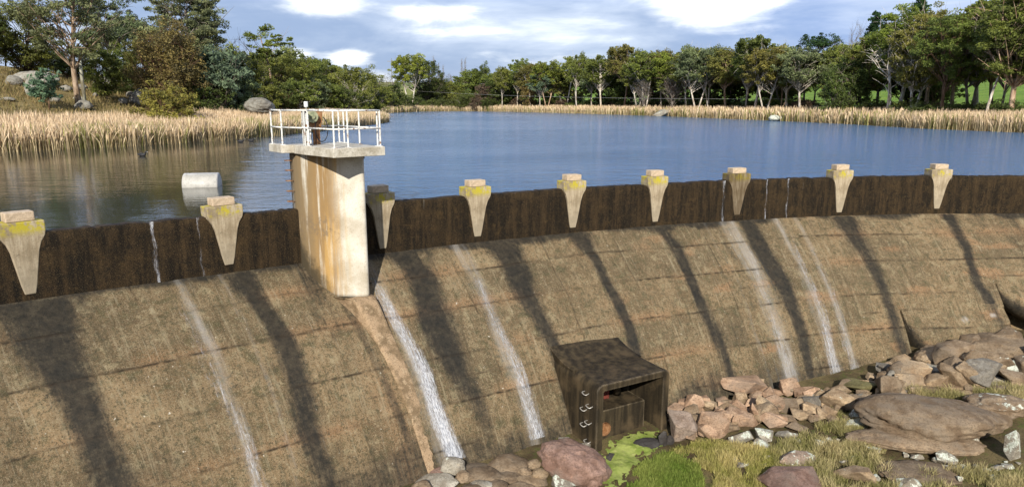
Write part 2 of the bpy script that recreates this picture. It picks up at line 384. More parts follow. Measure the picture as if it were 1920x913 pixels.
def water_mat():
    t = NT('lake water'); p = t.pos()
    s = t.n('SeparateXYZ'); t.lk(p, s.inputs[0])
    w1 = t.noise(t.map(p, (.9, 2.6, 1), rot=(0, 0, .25)), 1.2, 4, .6, .3)
    w2 = t.noise(t.map(p, (.35, .9, 1), rot=(0, 0, -.2)), 1.0, 3, .55)
    w3 = t.noise(t.map(p, (1.5, 4, 1), rot=(0, 0, .1)), 2.6, 3, .6)
    h = t.math('ADD', t.math('ADD', t.math('MULTIPLY', w1, .55), t.math('MULTIPLY', w2, .7)), t.math('MULTIPLY', w3, .22))
    # the sheltered reach behind the left reeds lies calmer than the open lake
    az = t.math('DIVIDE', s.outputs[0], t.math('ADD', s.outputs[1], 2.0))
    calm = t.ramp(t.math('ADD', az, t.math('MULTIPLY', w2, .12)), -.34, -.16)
    patch = t.noise(t.map(p, (.018, .05, 1), rot=(0, 0, .3)), 1.0, 4, .6, .5)
    amp = t.math('ADD', t.math('MULTIPLY', calm, t.ramp(patch, .35, .65, .55, 1.0)), .06)
    b = t.n('Bump'); t.lk(h, b.inputs['Height']); t.lk(t.math('MULTIPLY', amp, .55), b.inputs['Strength']); b.inputs['Distance'].default_value = .9
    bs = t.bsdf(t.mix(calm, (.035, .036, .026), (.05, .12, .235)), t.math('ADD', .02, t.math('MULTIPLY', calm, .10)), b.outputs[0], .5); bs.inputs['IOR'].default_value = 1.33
    return t.m
def trickle_mat():
    t = NT('falling water'); p = t.obj(); u = t.n('UVMap'); uv = u.outputs[0]; fade = t.attr('fade')
    n = t.noise(t.map(uv, (13, 1.3, 1)), 1.0, 6, .75, .5); g = t.noise(t.map(uv, (34, 7, 1)), 1.0, 5, .8, .4)
    m = t.math('ADD', t.math('MULTIPLY', n, .6), t.math('MULTIPLY', g, .5))
    a = t.ramp(t.math('ADD', m, t.math('MULTIPLY', fade, .42)), .66, 1.06, 0, .60)
    a = t.math('MULTIPLY', a, t.ramp(fade, 0, .25))
    b = t.bsdf(t.mix(t.ramp(g, .4, .6), (.40, .43, .50), (.86, .87, .9)), .25, t.bump(m, .6, .03), .5, finish=False)
    tr = t.n('BsdfTransparent'); mx = t.n('MixShader'); t.lk(a, mx.inputs[0]); t.lk(tr.outputs[0], mx.inputs[1]); t.lk(b.outputs[0], mx.inputs[2]); t.lk(mx.outputs[0], t.out.inputs[0])
    return t.m
def painted_rust():
    t = NT('chipped white paint'); p = t.obj(); n = t.noise(p, 9, 6, .7); f = t.noise(p, 40, 3)
    m = t.ramp(n, .555, .60)
    c = t.mix(m, t.mix(t.ramp(f, .4, .6), (.52, .51, .46), (.74, .73, .69)), (.22, .11, .05))
    t.bsdf(c, .55, None, .4); return t.m
M['face'] = concrete_face(); M['parapet'] = parapet_mat(); M['pier'] = pier_mat(); M['pier_wet'] = pier_mat(True); M['cap'] = cap_mat(); M['tower'] = tower_mat()
M['rib'] = rib_mat(); M['outlet'] = outlet_mat(); M['rock'] = rock_mat(); M['leaf'] = leaf_mat(); M['bark'] = bark_mat(); M['reed'] = blade_mat('reed blades'); M['grass'] = blade_mat('grass blades', .35)
M['terrain'] = terrain_mat(); M['ground'] = ground_mat(); M['algae'] = algae_mat(); M['water'] = water_mat(); M['trickle'] = trickle_mat(); M['paint'] = painted_rust()
M['deck'] = simple('deck concrete', (.33, .29, .22), (.52, .48, .40), 3)
M['rust'] = simple('rusty iron', (.20, .085, .03), (.36, .19, .09), 7, .85, .5)
M['redrust'] = simple('red rusty plate', (.10, .018, .012), (.17, .04, .025), 9, .8, .5)
M['iron'] = simple('galvanised rung', (.35, .32, .28), (.5, .47, .42), 9, .5, .2, .5, .4)
M['cable'] = simple('black cable', (.015, .018, .025), (.03, .032, .04), 9, .5, .1)
M['green'] = simple('faded green enamel', (.20, .22, .13), (.36, .35, .22), 8, .6, .2)
M['white'] = simple('white enamel', (.72, .72, .70), (.82, .82, .80), 4, .4, .1)
M['buoy'] = simple('weathered pale plastic', (.34, .325, .29), (.42, .40, .36), 3, .45, .1)
M['metalroof'] = simple('pale metal roofing', (.45, .46, .47), (.58, .58, .58), 3, .5, .1)
M['housewall'] = simple('pale cladding', (.38, .36, .33), (.46, .44, .4), 3)
M['polewood'] = simple('grey pole timber', (.16, .15, .14), (.25, .23, .21), 3)
M['feather'] = simple('black feathers', (.012, .012, .014), (.03, .028, .03), 9, .6, .1)
M['beak'] = simple('pale beak', (.6, .58, .52), (.7, .68, .6), 9, .5, .1)
M['darkrock'] = simple('dark void rock', (.05, .04, .03), (.09, .07, .05), 3)

# ------------------------------------------------------------------ dam
def face_attrs(ph, s, Z, R):
    u = np.radians(ph)*40.7
    wav = (fbm(u*.8, s*.7, 2.)-.5)
    dark = np.zeros_like(u)
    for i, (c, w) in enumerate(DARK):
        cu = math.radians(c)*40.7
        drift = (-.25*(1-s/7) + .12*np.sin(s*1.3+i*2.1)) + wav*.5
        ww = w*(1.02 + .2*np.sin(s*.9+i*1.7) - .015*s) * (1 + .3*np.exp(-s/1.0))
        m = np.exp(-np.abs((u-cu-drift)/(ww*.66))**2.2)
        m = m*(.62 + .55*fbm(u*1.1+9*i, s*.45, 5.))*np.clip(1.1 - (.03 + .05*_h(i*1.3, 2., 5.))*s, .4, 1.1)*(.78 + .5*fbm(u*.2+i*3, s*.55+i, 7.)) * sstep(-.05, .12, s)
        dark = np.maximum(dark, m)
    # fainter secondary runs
    for i in range(26):
        cu = math.radians(-52 + i*2.25 + 1.2*math.sin(i*4.7))*40.7
        m = .68*np.exp(-((u-cu-wav*.6)/(.16+.1*math.sin(i*7.)**2))**2)*fbm(u*2+3*i, s*.5, 1.)*1.3*np.exp(-s/(2.0+2.2*math.sin(i*3.1)**2))
        dark = np.maximum(dark, m)
    dark = np.maximum(dark, sstep(.45, 0, s + wav*.8)*.75)            # wet seam along the wall foot
    bl = fbm(u*.5, s*.6, 8.); dark = np.maximum(dark, sstep(.60, .78, bl)*.35)
    dark = np.maximum(dark, sstep(-5.6, -6.6, Z + wav*1.2)*.55)      # damp toe
    tw = np.radians(-39.0 + .12*np.clip(s, 0, 6))*40.7
    dark = np.maximum(dark, .55*np.exp(-((u-tw)/.16)**4)*sstep(.4, 1.6, s)*(.6+.6*fbm(u*2, s, 3.)))
    dark = np.maximum(dark, .6*np.exp(-((u-math.radians(-39.75)*40.7)/.34)**2)*sstep(3.6, .6, s))
    white = np.zeros_like(u)
    for c, w, a in ((-44.3, .26, .5), (-37.0, .3, .5), (-32.5, .45, .5), (-16.4, .55, .58), (-13.3, .36, .5), (-12.0, .26, .42), (-42.9, .12, .35), (-17.8, .2, .3)):
        cu = math.radians(c)*40.7
        m = np.exp(-((u-cu-wav*.35)/(w*(.8+.03*s)))**2)*a*(.45+.8*fbm(u*5, s*.6, 4.))
        white = np.maximum(white, m)
    rust = np.zeros_like(u)
    JZ = [-2.28, -3.13, -4.2, -5.28]
    for z in JZ:
        rust = np.maximum(rust, np.exp(-((Z-z-.05-.12*wav)/.14)**2)*sstep(.48, .68, fbm(u*.45, z*3.3, 6.))*.65)
    rust = np.maximum(rust, sstep(.64, .80, fbm(u*.65+40, s*1.6, 2.))*sstep(-9, 2, u + 14)*.7)
    rust = np.maximum(rust, .6*np.exp(-((u-math.radians(-38.6)*40.7)/.5)**2)*sstep(2, 5, s)*fbm(u*2, s*.7, 9.)*1.4)
    joint = np.zeros_like(u)
    for z in JZ + [-6.3]:
        zz = z + .03*np.sin(u*.6) + .05*(fbm(u*1.3, z*5., 0.)-.5)
        joint = np.maximum(joint, np.exp(-((Z-zz)/.021)**2)*(.35+.75*sstep(.35, .6, fbm(u*.5, z*7., 4.))))
    for z in (-2.75, -3.7, -4.75):
        seg = sstep(.56, .66, fbm(u*.35, z*9., 4.))
        joint = np.maximum(joint, np.exp(-((Z-z-.03*np.sin(u*.9))/.02)**2)*seg*.8)
    for i, c in enumerate((-45.9, -39.9, -33.2, -28.2, -24.0, -18.4, -5.6)):
        cu = math.radians(c)*40.7 + .03*np.sin(s*3)
        joint = np.maximum(joint, np.exp(-((u-cu)/.02)**2)*sstep(.42, .6, fbm(s*.9, i*4., 2.))*.7)
    lift_i = np.zeros_like(u); bay_i = np.zeros_like(u)
    for z in JZ + [-6.3]: lift_i += (Z < z)
    for i, c in enumerate((-56, -51.5, -45.9, -39.9, -36.6, -33.2, -28.2, -24.0, -18.4, -14.2, -9.8, -5.6, -1.5, 4)): bay_i += (ph > c)
    panel = _h(lift_i*3.1, bay_i*1.7, lift_i*bay_i*.3)*.75 + .25*fbm(u*.3, s*.9, 3.)
    return np.clip(dark, 0, 1), np.clip(white, 0, 1), np.clip(rust, 0, 1), np.clip(joint, 0, 1), panel
def put_uv(me, U, V_):
    ul = me.uv_layers.new(name='UVMap'); idx = np.zeros(len(me.loops), int); me.loops.foreach_get('vertex_index', idx)
    ul.data.foreach_set('uv', np.stack([U.ravel(), V_.ravel()], -1)[idx].ravel())
def put_attrs(me, A):
    for k, v in zip(('dark', 'white', 'rust', 'joint', 'panel'), A): fattr(me, k, v)

dam = empty('concrete_dam', tuple(arc(-25, 40.6, -1.6)))
tag(dam, 'curved concrete dam spillway with dark parapet and streaked sloping face', 'dam')
D0 = Vector(dam.location)
def dl(V): return np.asarray(V, float) - np.array(D0)

phs = np.concatenate([np.linspace(PH0, -53, 60)[:-1], np.linspace(-53, 7, 1150), np.linspace(7, PH1, 60)[1:]])
ssv = np.linspace(0, 8.6, 165)
A, S = np.meshgrid(phs, ssv, indexing='ij')
zd, gd = prof(S); Rr = Rc(A) - gd; Zz = -1.6 - zd
Rr = Rr + 1.7*sstep(0, .25, S - np.where(A > -1.45, 3.6, 4.6))*((A > -8.05) & (A < 12))
und = (fbm(A*1.3, S*1.1, 1.)-.5)*.05
lift = np.zeros_like(S)
for z in (-2.28, -3.13, -4.2, -5.28): lift += .012*sstep(z+.02, z-.02, Zz)
P = arc(A, Rr - und - lift*.6, Zz)
me = mesh_np('spillway_face', dl(P.reshape(-1, 3)), grid_faces(*A.shape), True)
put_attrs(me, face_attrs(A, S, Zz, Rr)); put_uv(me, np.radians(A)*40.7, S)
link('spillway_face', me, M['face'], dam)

# parapet: a closed curved wall 0.42 m thick with a worn top edge
pp = np.concatenate([np.linspace(PH0, -54, 50)[:-1], np.linspace(-54, 7, 900), np.linspace(7, PH1, 50)[1:]])
u = np.radians(pp)*40.7
top = (fbm(u*1.6, 0.2, 3.)-.5)*.05 + (fbm(u*7, 0.2, 8.)-.5)*.05 - .035*sstep(.62, .75, fbm(u*4.5, .7, 5.))
for c in (-44.95, -43.4, -17.0, -15.4, -13.7, -12.4): top -= .035*np.exp(-((pp-c)/.12)**2)
ring = [(0.012, -1.75, 0), (.0, -1.2, 0), (.0, -.7, 0), (.0, -.3, 0), (0.0, -.06, 1), (.035, -.01, 1), (.2, 0.0, 1), (.39, -.01, 1), (.42, -.06, 1), (.42, -4.0, 0)]
V = []
for r, z, k in ring:
    bump = (fbm(u*2.2, z*2.2, 5.)-.5)*.03*(1 if r < .1 else 0)
    V.append(arc(pp, Rc(pp) + r + bump - .02, z + top*k))
V = np.stack(V, 1)
link('parapet', mesh_np('parapet', dl(V.reshape(-1, 3)), grid_faces(*V.shape[:2]), True), M['parapet'], dam)

# piers
prof_v = [(.46, .28), (.46, .05), (.44, -.06), (.345, -.22), (.285, -.42), (.245, -.68), (.20, -.95), (.16, -1.2), (.11, -1.42)]
def make_pier():
    m = MB()
    fr = [(x, z) for x, z in prof_v]
    n = len(fr)
    V = []
    for x, z in fr:
        yf = -(.13 if z > -.05 else .12 + .07*(z+.05)/1.4)
        yb = .40 if z > -.07 else .02
        V.append([(-x, yf, z), (x, yf, z), (x, yb, z), (-x, yb, z)])
    vv = [p for r in V for p in r]; f = [(0, 1, 2, 3), tuple(4*(n-1)+k for k in (3, 2, 1, 0))]
    for i in range(n-1):
        for k in range(4): f.append((4*i+k, 4*(i+1)+k, 4*(i+1)+(k+1) % 4, 4*i+(k+1) % 4))
    m.add(vv, f); return m.mesh('pier')
pier_me = make_pier(); cap_me = MB().box(-.29, .29, -.06, .33, .285, .50).mesh('cap_block')
for i, ph in enumerate(PIERS):
    p = arc(ph, float(Rc(ph)), 0.0)
    me = pier_me if i != 6 else pier_me.copy()
    o = link('pier', me, M['pier'] if i != 6 else None, dam, tuple(dl(p)), -math.radians(ph))
    o.scale = (1 + .05*math.sin(i*2.3), 1, 1 + .03*math.sin(i*3.7+1)); o.rotation_euler[1] = .012*math.sin(i*5.1)
    if i == 6:
        me.materials.clear(); me.materials.append(M['pier_wet']); o['label'] = 'brown water stained pier'
    b = o.modifiers.new('bevel', 'BEVEL'); b.width = .02; b.segments = 2
    c = link('cap_block', cap_me, M['cap'], o); b = c.modifiers.new('bevel', 'BEVEL'); b.width = .02; b.segments = 2

# flip buckets at the right end of the face
def bucket(ph0, ph1, s0, L, drop1, name):
    phv = np.linspace(ph0, ph1, 60); n = 26
    out = []; attr = []
    z0, g0 = prof(s0); z1, g1 = prof(s0+.05); th0 = math.atan2(z1-z0, g1-g0)
    dg = dz = 0.0; pts = [(float(g0) + .006, float(z0))]; n = 46
    for k in range(n):
        t = (k+.5)/n
        th = th0 + (math.radians(40)-th0)*sstep(0, .3, t) + math.radians(150)*max(0, (t-.3)/.7)**1.25
        dg += L/n*math.cos(th); dz += L/n*math.sin(th); pts.append((float(g0) + .006 + dg, float(z0) + dz))
    pts = np.array(pts); m = len(pts)
    Aq = np.repeat(phv[:, None], m, 1)
    q = (phv - ph0)/(ph1 - ph0)
    Lf = (.28 + .72*np.clip(q/.24, 0, 1)**.6)*(1 - drop1*np.clip((q-.3)/.7, 0, 1)) + .03*np.sin(q*11)
    og = pts[None, :, 0] - float(g0); oz = pts[None, :, 1] - float(z0)
    Zq = -1.6 - float(z0) - oz*Lf[:, None]; Rq = Rc(Aq) - float(g0) - og*Lf[:, None] - .012
    Rq = Rq + .06*(fbm(Aq*1.2, oz*1.5, 4.)-.5)
    Pq = arc(Aq, Rq, Zq)
    V = dl(Pq.reshape(-1, 3)); Fq = grid_faces(60, m)
    me = mesh_np(name, V, Fq, True)
    Sq = np.clip(s0 + pts[None, :, 1] - float(z0), 0, 8.6) + 0*Aq
    A4 = list(face_attrs(Aq, Sq, Zq, Rq))
    A4[1] = np.maximum(A4[1], .9*np.exp(-((oz-.55)/.13)**2)*sstep(.56, .72, fbm(Aq*.9, oz*.6, 6.)))  # painted highlight: pale band where the bulge catches the sun
    A4[0] = np.maximum(A4[0]*.6, sstep(.50, .85, np.linspace(0, 1.25, m)[None] + .35*(fbm(Aq*1.5, Sq*2, 3.)-.5) + 0*Aq)*.72)  # weaker stains, plus shade painted onto the curled-under side
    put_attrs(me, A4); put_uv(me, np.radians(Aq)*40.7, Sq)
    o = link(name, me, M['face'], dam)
    # end cheeks
    bm = bmesh.new(); bm.from_mesh(me); bm.verts.ensure_lookup_table()
    for r in (0, 59):
        try: bm.faces.new([bm.verts[r*m + k] for k in range(m)])
        except Exception: pass
    bmesh.ops.recalc_face_normals(bm, faces=bm.faces); bm.to_mesh(me); bm.free()
    return o
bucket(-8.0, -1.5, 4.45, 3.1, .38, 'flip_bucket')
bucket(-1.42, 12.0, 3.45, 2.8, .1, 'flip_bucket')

# ------------------------------------------------------------------ intake tower (local: x along the dam to the right, -y downstream)
TPH = -38.7
tw0 = arc(TPH, float(Rc(TPH)), 0.0)
tower = empty('intake_tower', tuple(tw0), -math.radians(TPH))
tag(tower, 'pale rust stained concrete intake tower with railed platform rising from dam', 'tower')
_ctl = [(-.73, .45), (-.73, .12), (-.66, -.28), (-.40, -.78), (-.08, -1.18), (.22, -1.48), (.42, -1.62), (.54, -1.64), (.60, -1.56), (.62, -1.2), (.64, .45)]
plan = []
for i in range(len(_ctl) - 1):
    p0, p1, p2, p3 = [np.array(_ctl[min(max(i + k, 0), len(_ctl) - 1)]) for k in (-1, 0, 1, 2)]
    for q in ([0.0] if i in (0, 9) else [0, .2, .4, .6, .8] if i < 7 else [0, .5]):
        plan.append(tuple(.5*((2*p1) + (-p0+p2)*q + (2*p0-5*p1+4*p2-p3)*q*q + (-p0+3*p1-3*p2+p3)*q**3)))
plan.append(_ctl[-1])
m = MB(); lv = np.linspace(-2.46, 1.60, 42); n = len(plan); V = []
for z in lv: V += [(x, y, z) for x, y in plan]
f = [tuple(range(n))[::-1], tuple(range(n*(len(lv)-1), n*len(lv)))]
for i in range(len(lv)-1):
    for k in range(n): f.append((i*n+k, i*n+(k+1) % n, (i+1)*n+(k+1) % n, (i+1)*n+k))
m.add(V, f); o = m.build('shaft', M['tower'], tower)
for p in o.data.polygons: p.use_smooth = abs(p.normal.z) < .5
o.data.polygons[0].use_smooth = False
# rib below the shaft: a half-round nose following the face
V = []; nr = 46; na = 15
for i in range(nr):
    s = 1.35 + (8.2-1.35)*i/(nr-1); z, g = prof(s); z = -1.6 - float(z); y = -float(g)
    xl = .52 - .86*math.exp(-(s-1.35)/1.45) - .004*(s-8); xr = .70 + .28*(1-math.exp(-(s-1.35)/1.3))
    hh = .13 + .44*(1 - float(sstep(1.2, 3.3, s))); ns = np.array([-.80, .60])
    for k in range(na):
        e = 2*k/(na-1) - 1; e = math.copysign(abs(e)**.45, e); q = hh*(1-abs(e)**11) - .025
        yy, zz = y + ns[0]*q, z + ns[1]*q
        V.append((xl + (xr-xl)*(e+1)/2 + .004*math.sin(i*1.7+k), yy + .006*math.sin(i*2.3+k*1.1), min(zz, -2.445) if i < 14 else zz))
V = np.array(V); o = link('toe_rib', mesh_np('toe_rib', V, grid_faces(nr, na), True), M['rib'], tower)
# platform with a landing on the left
m = MB(); m.prism([(-.62, -2.32), (.88, -2.32), (.88, .42), (-.80, .42), (-.80, -.6)], 1.602, 1.84)
m.build('platform', M['deck'], tower, bevel=.015)
MB().prism([(-1.13, -.04), (-.803, -.14), (-.803, .95), (-1.13, .95)], 1.622, 1.842).build('landing', M['deck'], tower, bevel=.015)
MB().prism([(.30, -1.5), (.66, -1.5), (.82, -1.2), (.82, -.5), (.30, -.5)], 1.47, 1.60).build('corbel', M['darkrock'], tower)
# railing
rail = MB()
zb, zt_, zm = 1.842, 2.80, 2.33
posts = {'a': (-.54, -2.23), 'b': (-.15, -2.23), 'c': (.79, -2.23), 'd': (.79, -2.08), 'e': (-.68, -.92), 'f': (-1.05, .05), 'g': (.79, -1.0), 'h': (.79, .0), 'i': (-.1, .34), 'j': (.79, .34), 'k': (-1.05, .85)}
top = [('f', 'e'), ('e', 'a'), ('a', 'c'), ('c', 'j'), ('j', 'i')]
rail_o = empty('railing'); rail_o.parent = tower
for k, (x, y) in posts.items():
    pm = MB().tube([(x, y, zb), (x, y, zt_)], .024, 8); pm.box(x-.06, x+.06, y-.06, y+.06, zb, zb+.015)
    pm.build('post', M['paint'], rail_o)
for z in (zt_, zm):
    q = MB()
    for a, b in top + [('f', 'k')]:
        ax, ay = posts[a]; bx, by = posts[b]; q.tube([(ax, ay, z), (bx, by, z)], .023, 8)
    q.build('rail', M['paint'], rail_o, smooth=True)
# thick old channel post
MB().box(-.74, -.62, -.75, -.69, 1.845, 2.82).box(-.74, -.715, -.80, -.64, 1.845, 2.82).box(-.645, -.62, -.80, -.64, 1.845, 2.82).build('channel_post', M['paint'], tower)
# gate hoist
h = empty('gate_hoist', (-.30, -.25, 1.845)); h.parent = tower
MB().box(-.22, -.12, -.10, .10, 0, .60).box(.10, .20, -.10, .10, 0, .50).box(-.24, .24, -.12, .12, .46, .60).add([(-.2, -.1, .6), (.28, -.1, .6), (.30, -.1, .95), (.08, -.1, .95), (-.2, .1, .6), (.28, .1, .6), (.30, .1, .95), (.08, .1, .95)], [(0, 1, 2, 3), (4, 7, 6, 5), (0, 4, 5, 1), (1, 5, 6, 2), (2, 6, 7, 3), (3, 7, 4, 0)]).build('hoist_stand', M['rust'], h, bevel=.01)
MB().tube([(0, -.12, 0.5), (0, -.12, 0.2), (0, -.12, .0)], .03, 8).build('hoist_shaft', M['rust'], h)
gw = MB()
gw.tube([(-.06, -.26, .78), (-.06, -.10, .78)], .17, 20); gw.tube([(-.06, -.30, .78), (-.06, -.26, .78)], .07, 12)
gw.build('hoist_wheel', M['green'], h, bevel=.012)
MB().tube([(-.13, 0, .60), (-.13, 0, 1.06)], .02, 6).build('sensor_stem', M['iron'], h)
MB().tube([(-.13, 0, 1.04), (-.13, 0, 1.05), (-.13, 0, 1.18), (-.13, 0, 1.19)], [.045, .055, .055, .045], 14).build('sensor_cap', M['white'], h)
MB().tube([(.22 + .20*math.sin(a)*1.0, -.16 + .02*a, .5 - .36*math.cos(a)*1.0 - .06) for a in np.linspace(-2.7, 2.7, 28)], .014, 6).build('cable_loop', M['cable'], h, smooth=True)
# rungs up the left edge
for z in (1.38, 1.10, .80, .50, .2):
    MB().tube([(-.74, .22, z), (-.88, .22, z+.01), (-.90, .24, z+.005), (-.90, .40, z), (-.88, .42, z), (-.74, .42, z)], .014, 6).build('rung', M['rust'], tower, smooth=True)

# ------------------------------------------------------------------ outlet chamber
pa = at(1117, 846, -6.78); pb = at(1251, 806, -6.78)
ang = math.atan2(pb[1]-pa[1], pb[0]-pa[0]); W = float(np.hypot(*(pb-pa)[:2])); mid = (pa+pb)/2
outlet = empty('outlet_chamber', tuple(mid), ang)
tag(outlet, 'dark slimy concrete outlet chamber with open front at dam toe', 'outlet chamber')
Hh = 1.98; hw = W/2; rc = .22; wt = .26; DEP = 3.3
def rrect(w, h0, h1, rr, seg=7):
    p = [(-w, h0)] + [(-w+rr-rr*math.cos(a), h1-rr+rr*math.sin(a)) for a in np.linspace(0, math.pi/2, seg)] + [(w-rr+rr*math.sin(a), h1-rr+rr*math.cos(a)) for a in np.linspace(0, math.pi/2, seg)] + [(w, h0)]
    return p
outp = rrect(hw, -.6, Hh, rc); inp = rrect(hw-wt, -.6, Hh-.21, .05)
n = len(outp); V = []
lay = [(0.0, 0.0), (.05, 0.0), (DEP, 0.0)]
V += [(x*.992, .0, z) for x, z in outp] + [(x, .04, z) for x, z in outp] + [(x, DEP, z) for x, z in outp]
V += [(x*1.02, .0, z) for x, z in inp] + [(x*.93+.0, 1.5, z) for x, z in inp]
f = []
for k in range(n-1):
    f += [(k, k+1, n+k+1, n+k), (n+k, n+k+1, 2*n+k+1, 2*n+k), (3*n+k, 3*n+k+1, k+1, k), (4*n+k, 4*n+k+1, 3*n+k+1, 3*n+k)]
f.append(tuple(4*n+k for k in range(n)))
MB().add(V, f).build('chamber_wall', M['outlet'], outlet, bevel=.035, seg=3)
# curved apron joining roof and dam face
nx, nv = 10, 16; V = []
for i in range(nx):
    x = -hw + .06 + (2*hw-.12)*i/(nx-1)
    for j in range(nv):
        t = j/(nv-1); y = 1.25 + 1.35*t; z = Hh + .006 + .32*t**2.2
        V.append((x, y, z))
    V.append((x, 3.5, Hh+.28)); V.append((x, 3.3, Hh-.3)); V.append((x, 1.25, Hh-.05))
V = np.array(V); me = mesh_np('roof_apron', V, grid_faces(nx, nv+3), True); bm = bmesh.new(); bm.from_mesh(me); bm.verts.ensure_lookup_table()
for r0 in (0, nx-1): bm.faces.new([bm.verts[r0*(nv+3)+k] for k in range(nv+3)])
bmesh.ops.recalc_face_normals(bm, faces=bm.faces); bm.to_mesh(me); bm.free()
o = link('roof_apron', me, M['outlet'], outlet)
iw = hw - wt
# plinth with a round pipe mouth
def plate_hole(x0, x1, z0, z1, cx, cz, rr, y, seg=24):
    rim = []; outer = []
    for k in range(seg):
        a = 2*math.pi*k/seg; dx, dz = math.cos(a), math.sin(a)
        rim.append((cx+rr*dx, y, cz+rr*dz))
        t = min([(x1-cx)/dx if dx > 1e-6 else 9e9, (x0-cx)/dx if dx < -1e-6 else 9e9, (z1-cz)/dz if dz > 1e-6 else 9e9, (z0-cz)/dz if dz < -1e-6 else 9e9])
        outer.append((cx+dx*t, y, cz+dz*t))
    # snap nearest outer points to the corners
    for c in ((x0, z0), (x1, z0), (x0, z1), (x1, z1)):
        j = min(range(seg), key=lambda q: (outer[q][0]-c[0])**2 + (outer[q][2]-c[1])**2); outer[j] = (c[0], y, c[1])
    return rim + outer, [(k, (k+1) % seg, seg+(k+1) % seg, seg+k) for k in range(seg)], seg
pl = MB(); v, f, sg = plate_hole(-iw+.01, iw*.70, -.55, .95, -iw+.36, .36, .21, .42); pl.add(v, f)
pl.add([(-iw+.01, .42, .95), (iw*.70, .42, .95), (iw*.70, 1.49, .95), (-iw+.01, 1.49, .95), (iw*.70, .42, -.55), (iw*.70, 1.49, -.55)], [(0, 1, 2, 3), (1, 4, 5, 2)])
pl.build('pipe_plinth', M['outlet'], outlet)
pp_ = MB(); pp_.tube([(-iw+.36, .40, .36), (-iw+.36, 1.3, .36)], .215, 24, caps=False); pp_.tube([(-iw+.36, 1.25, .36), (-iw+.36, 1.3, .36)], .2, 24)
pp_.build('pipe_mouth', M['rust'], outlet, smooth=False)
V = []
for i in range(15):
    x = -iw+.05 + .95*i/14; V += [(x, 1.2+.04*math.sin(i*2.1), .95), (x, 1.25+.04*math.sin(i*2.1), 1.45)]
gate = MB()
for i in range(9): gate.box(-iw+.04+.105*i, -iw+.13+.105*i, 1.05, 1.12, .955, 1.38 + .05*math.sin(i*3.))
gate.box(-iw+.03, -iw+1.0, 1.125, 1.16, .955, 1.42); gate.build('rusty_gate', M['redrust'], outlet)
MB().tube([(.10, .9, 1.42), (.18, 1.05, 1.25), (.26, 1.15, 1.0)], .13, 12).build('inlet_pipe', M['outlet'], outlet, smooth=True)
for (x, z) in ((.40, 1.62), (.20, 1.30), (.48, 1.10), (.24, .78), (.46, .62), (.26, .18)):
    MB().tube([(-hw+.01, x+.0, z), (-hw-.10, x, z-.03), (-hw-.12, x+.05, z-.035), (-hw-.12, x+.16, z-.02), (-hw-.10, x+.2, z-.01), (-hw+.01, x+.2, z)], .016, 6).build('rung', M['iron'], outlet, smooth=True)

# ------------------------------------------------------------------ trickles of water
def trickle(c0, c1, w0, w1, s0, s1, label, wall=False, strength=1.0, foam=0):
    ns = 90; nu = 13
    sv = np.linspace(s0, s1, ns); V = []; fade = []; uv = []
    if wall:
        zz = np.linspace(.012, -1.6, 30)
        for z in zz:
            for k in range(nu):
                e = (k/(nu-1)-.5)*2; u_ = math.radians(c0)*40.7 + e*w0*.5*(1+.25*math.sin(z*5)) + .02*math.sin(z*7)
                ph = math.degrees(u_/40.7); V.append(arc(ph, float(Rc(ph)) - .055, z)); fade.append(strength*(1-abs(e)**1.5)*(.75 + .25*math.sin(z*3+1))); uv.append((u_, z))
        nn = 30
    else:
        nn = ns
        for i, s in enumerate(sv):
            t = i/(ns-1); z, g = prof(s); w = w0 + (w1-w0)*t
            cu = math.radians(c0 + (c1-c0)*t**.8)*40.7 + .06*math.sin(s*1.9 + c0)
            for k in range(nu):
                e = (k/(nu-1)-.5)*2; ph = math.degrees((cu + e*w*.5)/40.7)
                V.append(arc(ph, float(Rc(ph)) - float(g) - .05, -1.6 - float(z) + .03))
                fade.append(strength*(1-abs(e)**2)*min(1, .25 + t*4)*(.55 + .6*t)); uv.append((cu + e*w*.5, s))
    V = np.array(V); c = V.mean(0)
    me = mesh_np('water_trickle', V-c, grid_faces(nn, nu), True); fattr(me, 'fade', np.clip(fade, 0, 1))
    ul = me.uv_layers.new(name='UVMap'); idx = np.zeros(len(me.loops), int); me.loops.foreach_get('vertex_index', idx)
    ul.data.foreach_set('uv', np.array(uv)[idx].ravel())
    o = link('water_trickle', me, M['trickle'], None, tuple(c)); tag(o, label, 'water trickle', 'thin trickles of water over the dam'); return o
trickle(-44.95, -44.1, .26, .62, 0, 6.6, 'pale trickle running down the sloping face left of the tower', strength=.5)
trickle(-37.35, -36.5, .5, .85, .35, 6.8, 'strong white trickle down the face just right of the tower rib', strength=.95)
trickle(-32.75, -32.2, .4, .85, .5, 6.85, 'white trickle down the face between tower and outlet chamber', strength=.68)
trickle(-16.4, -16.5, .7, 1.0, .8, 6.6, 'wide faint trickle down the face above the salmon rubble', strength=.42)
trickle(-12.9, -13.4, .4, .8, .2, 7.1, 'bright trickle down the face right of the salmon rubble', strength=.6)
trickle(-12.0, -12.2, .4, .7, .8, 6.9, 'narrow rightmost trickle on the sloping dam face', strength=.45)
trickle(-44.95, 0, .16, 0, 0, 0, 'bright trickle down the dark parapet between the two left piers', True, .95)
trickle(-43.45, 0, .12, 0, 0, 0, 'thin trickle on the parapet just left of the second pier from the left', True, .6)
trickle(-16.75, 0, .22, 0, 0, 0, 'trickle on the parapet just left of the brown stained pier', True, .75)
trickle(-13.95, 0, .14, 0, 0, 0, 'first trickle on the parapet right of the brown stained pier', True, .8)
trickle(-12.55, 0, .14, 0, 0, 0, 'second trickle on the parapet right of the brown stained pier', True, .85)

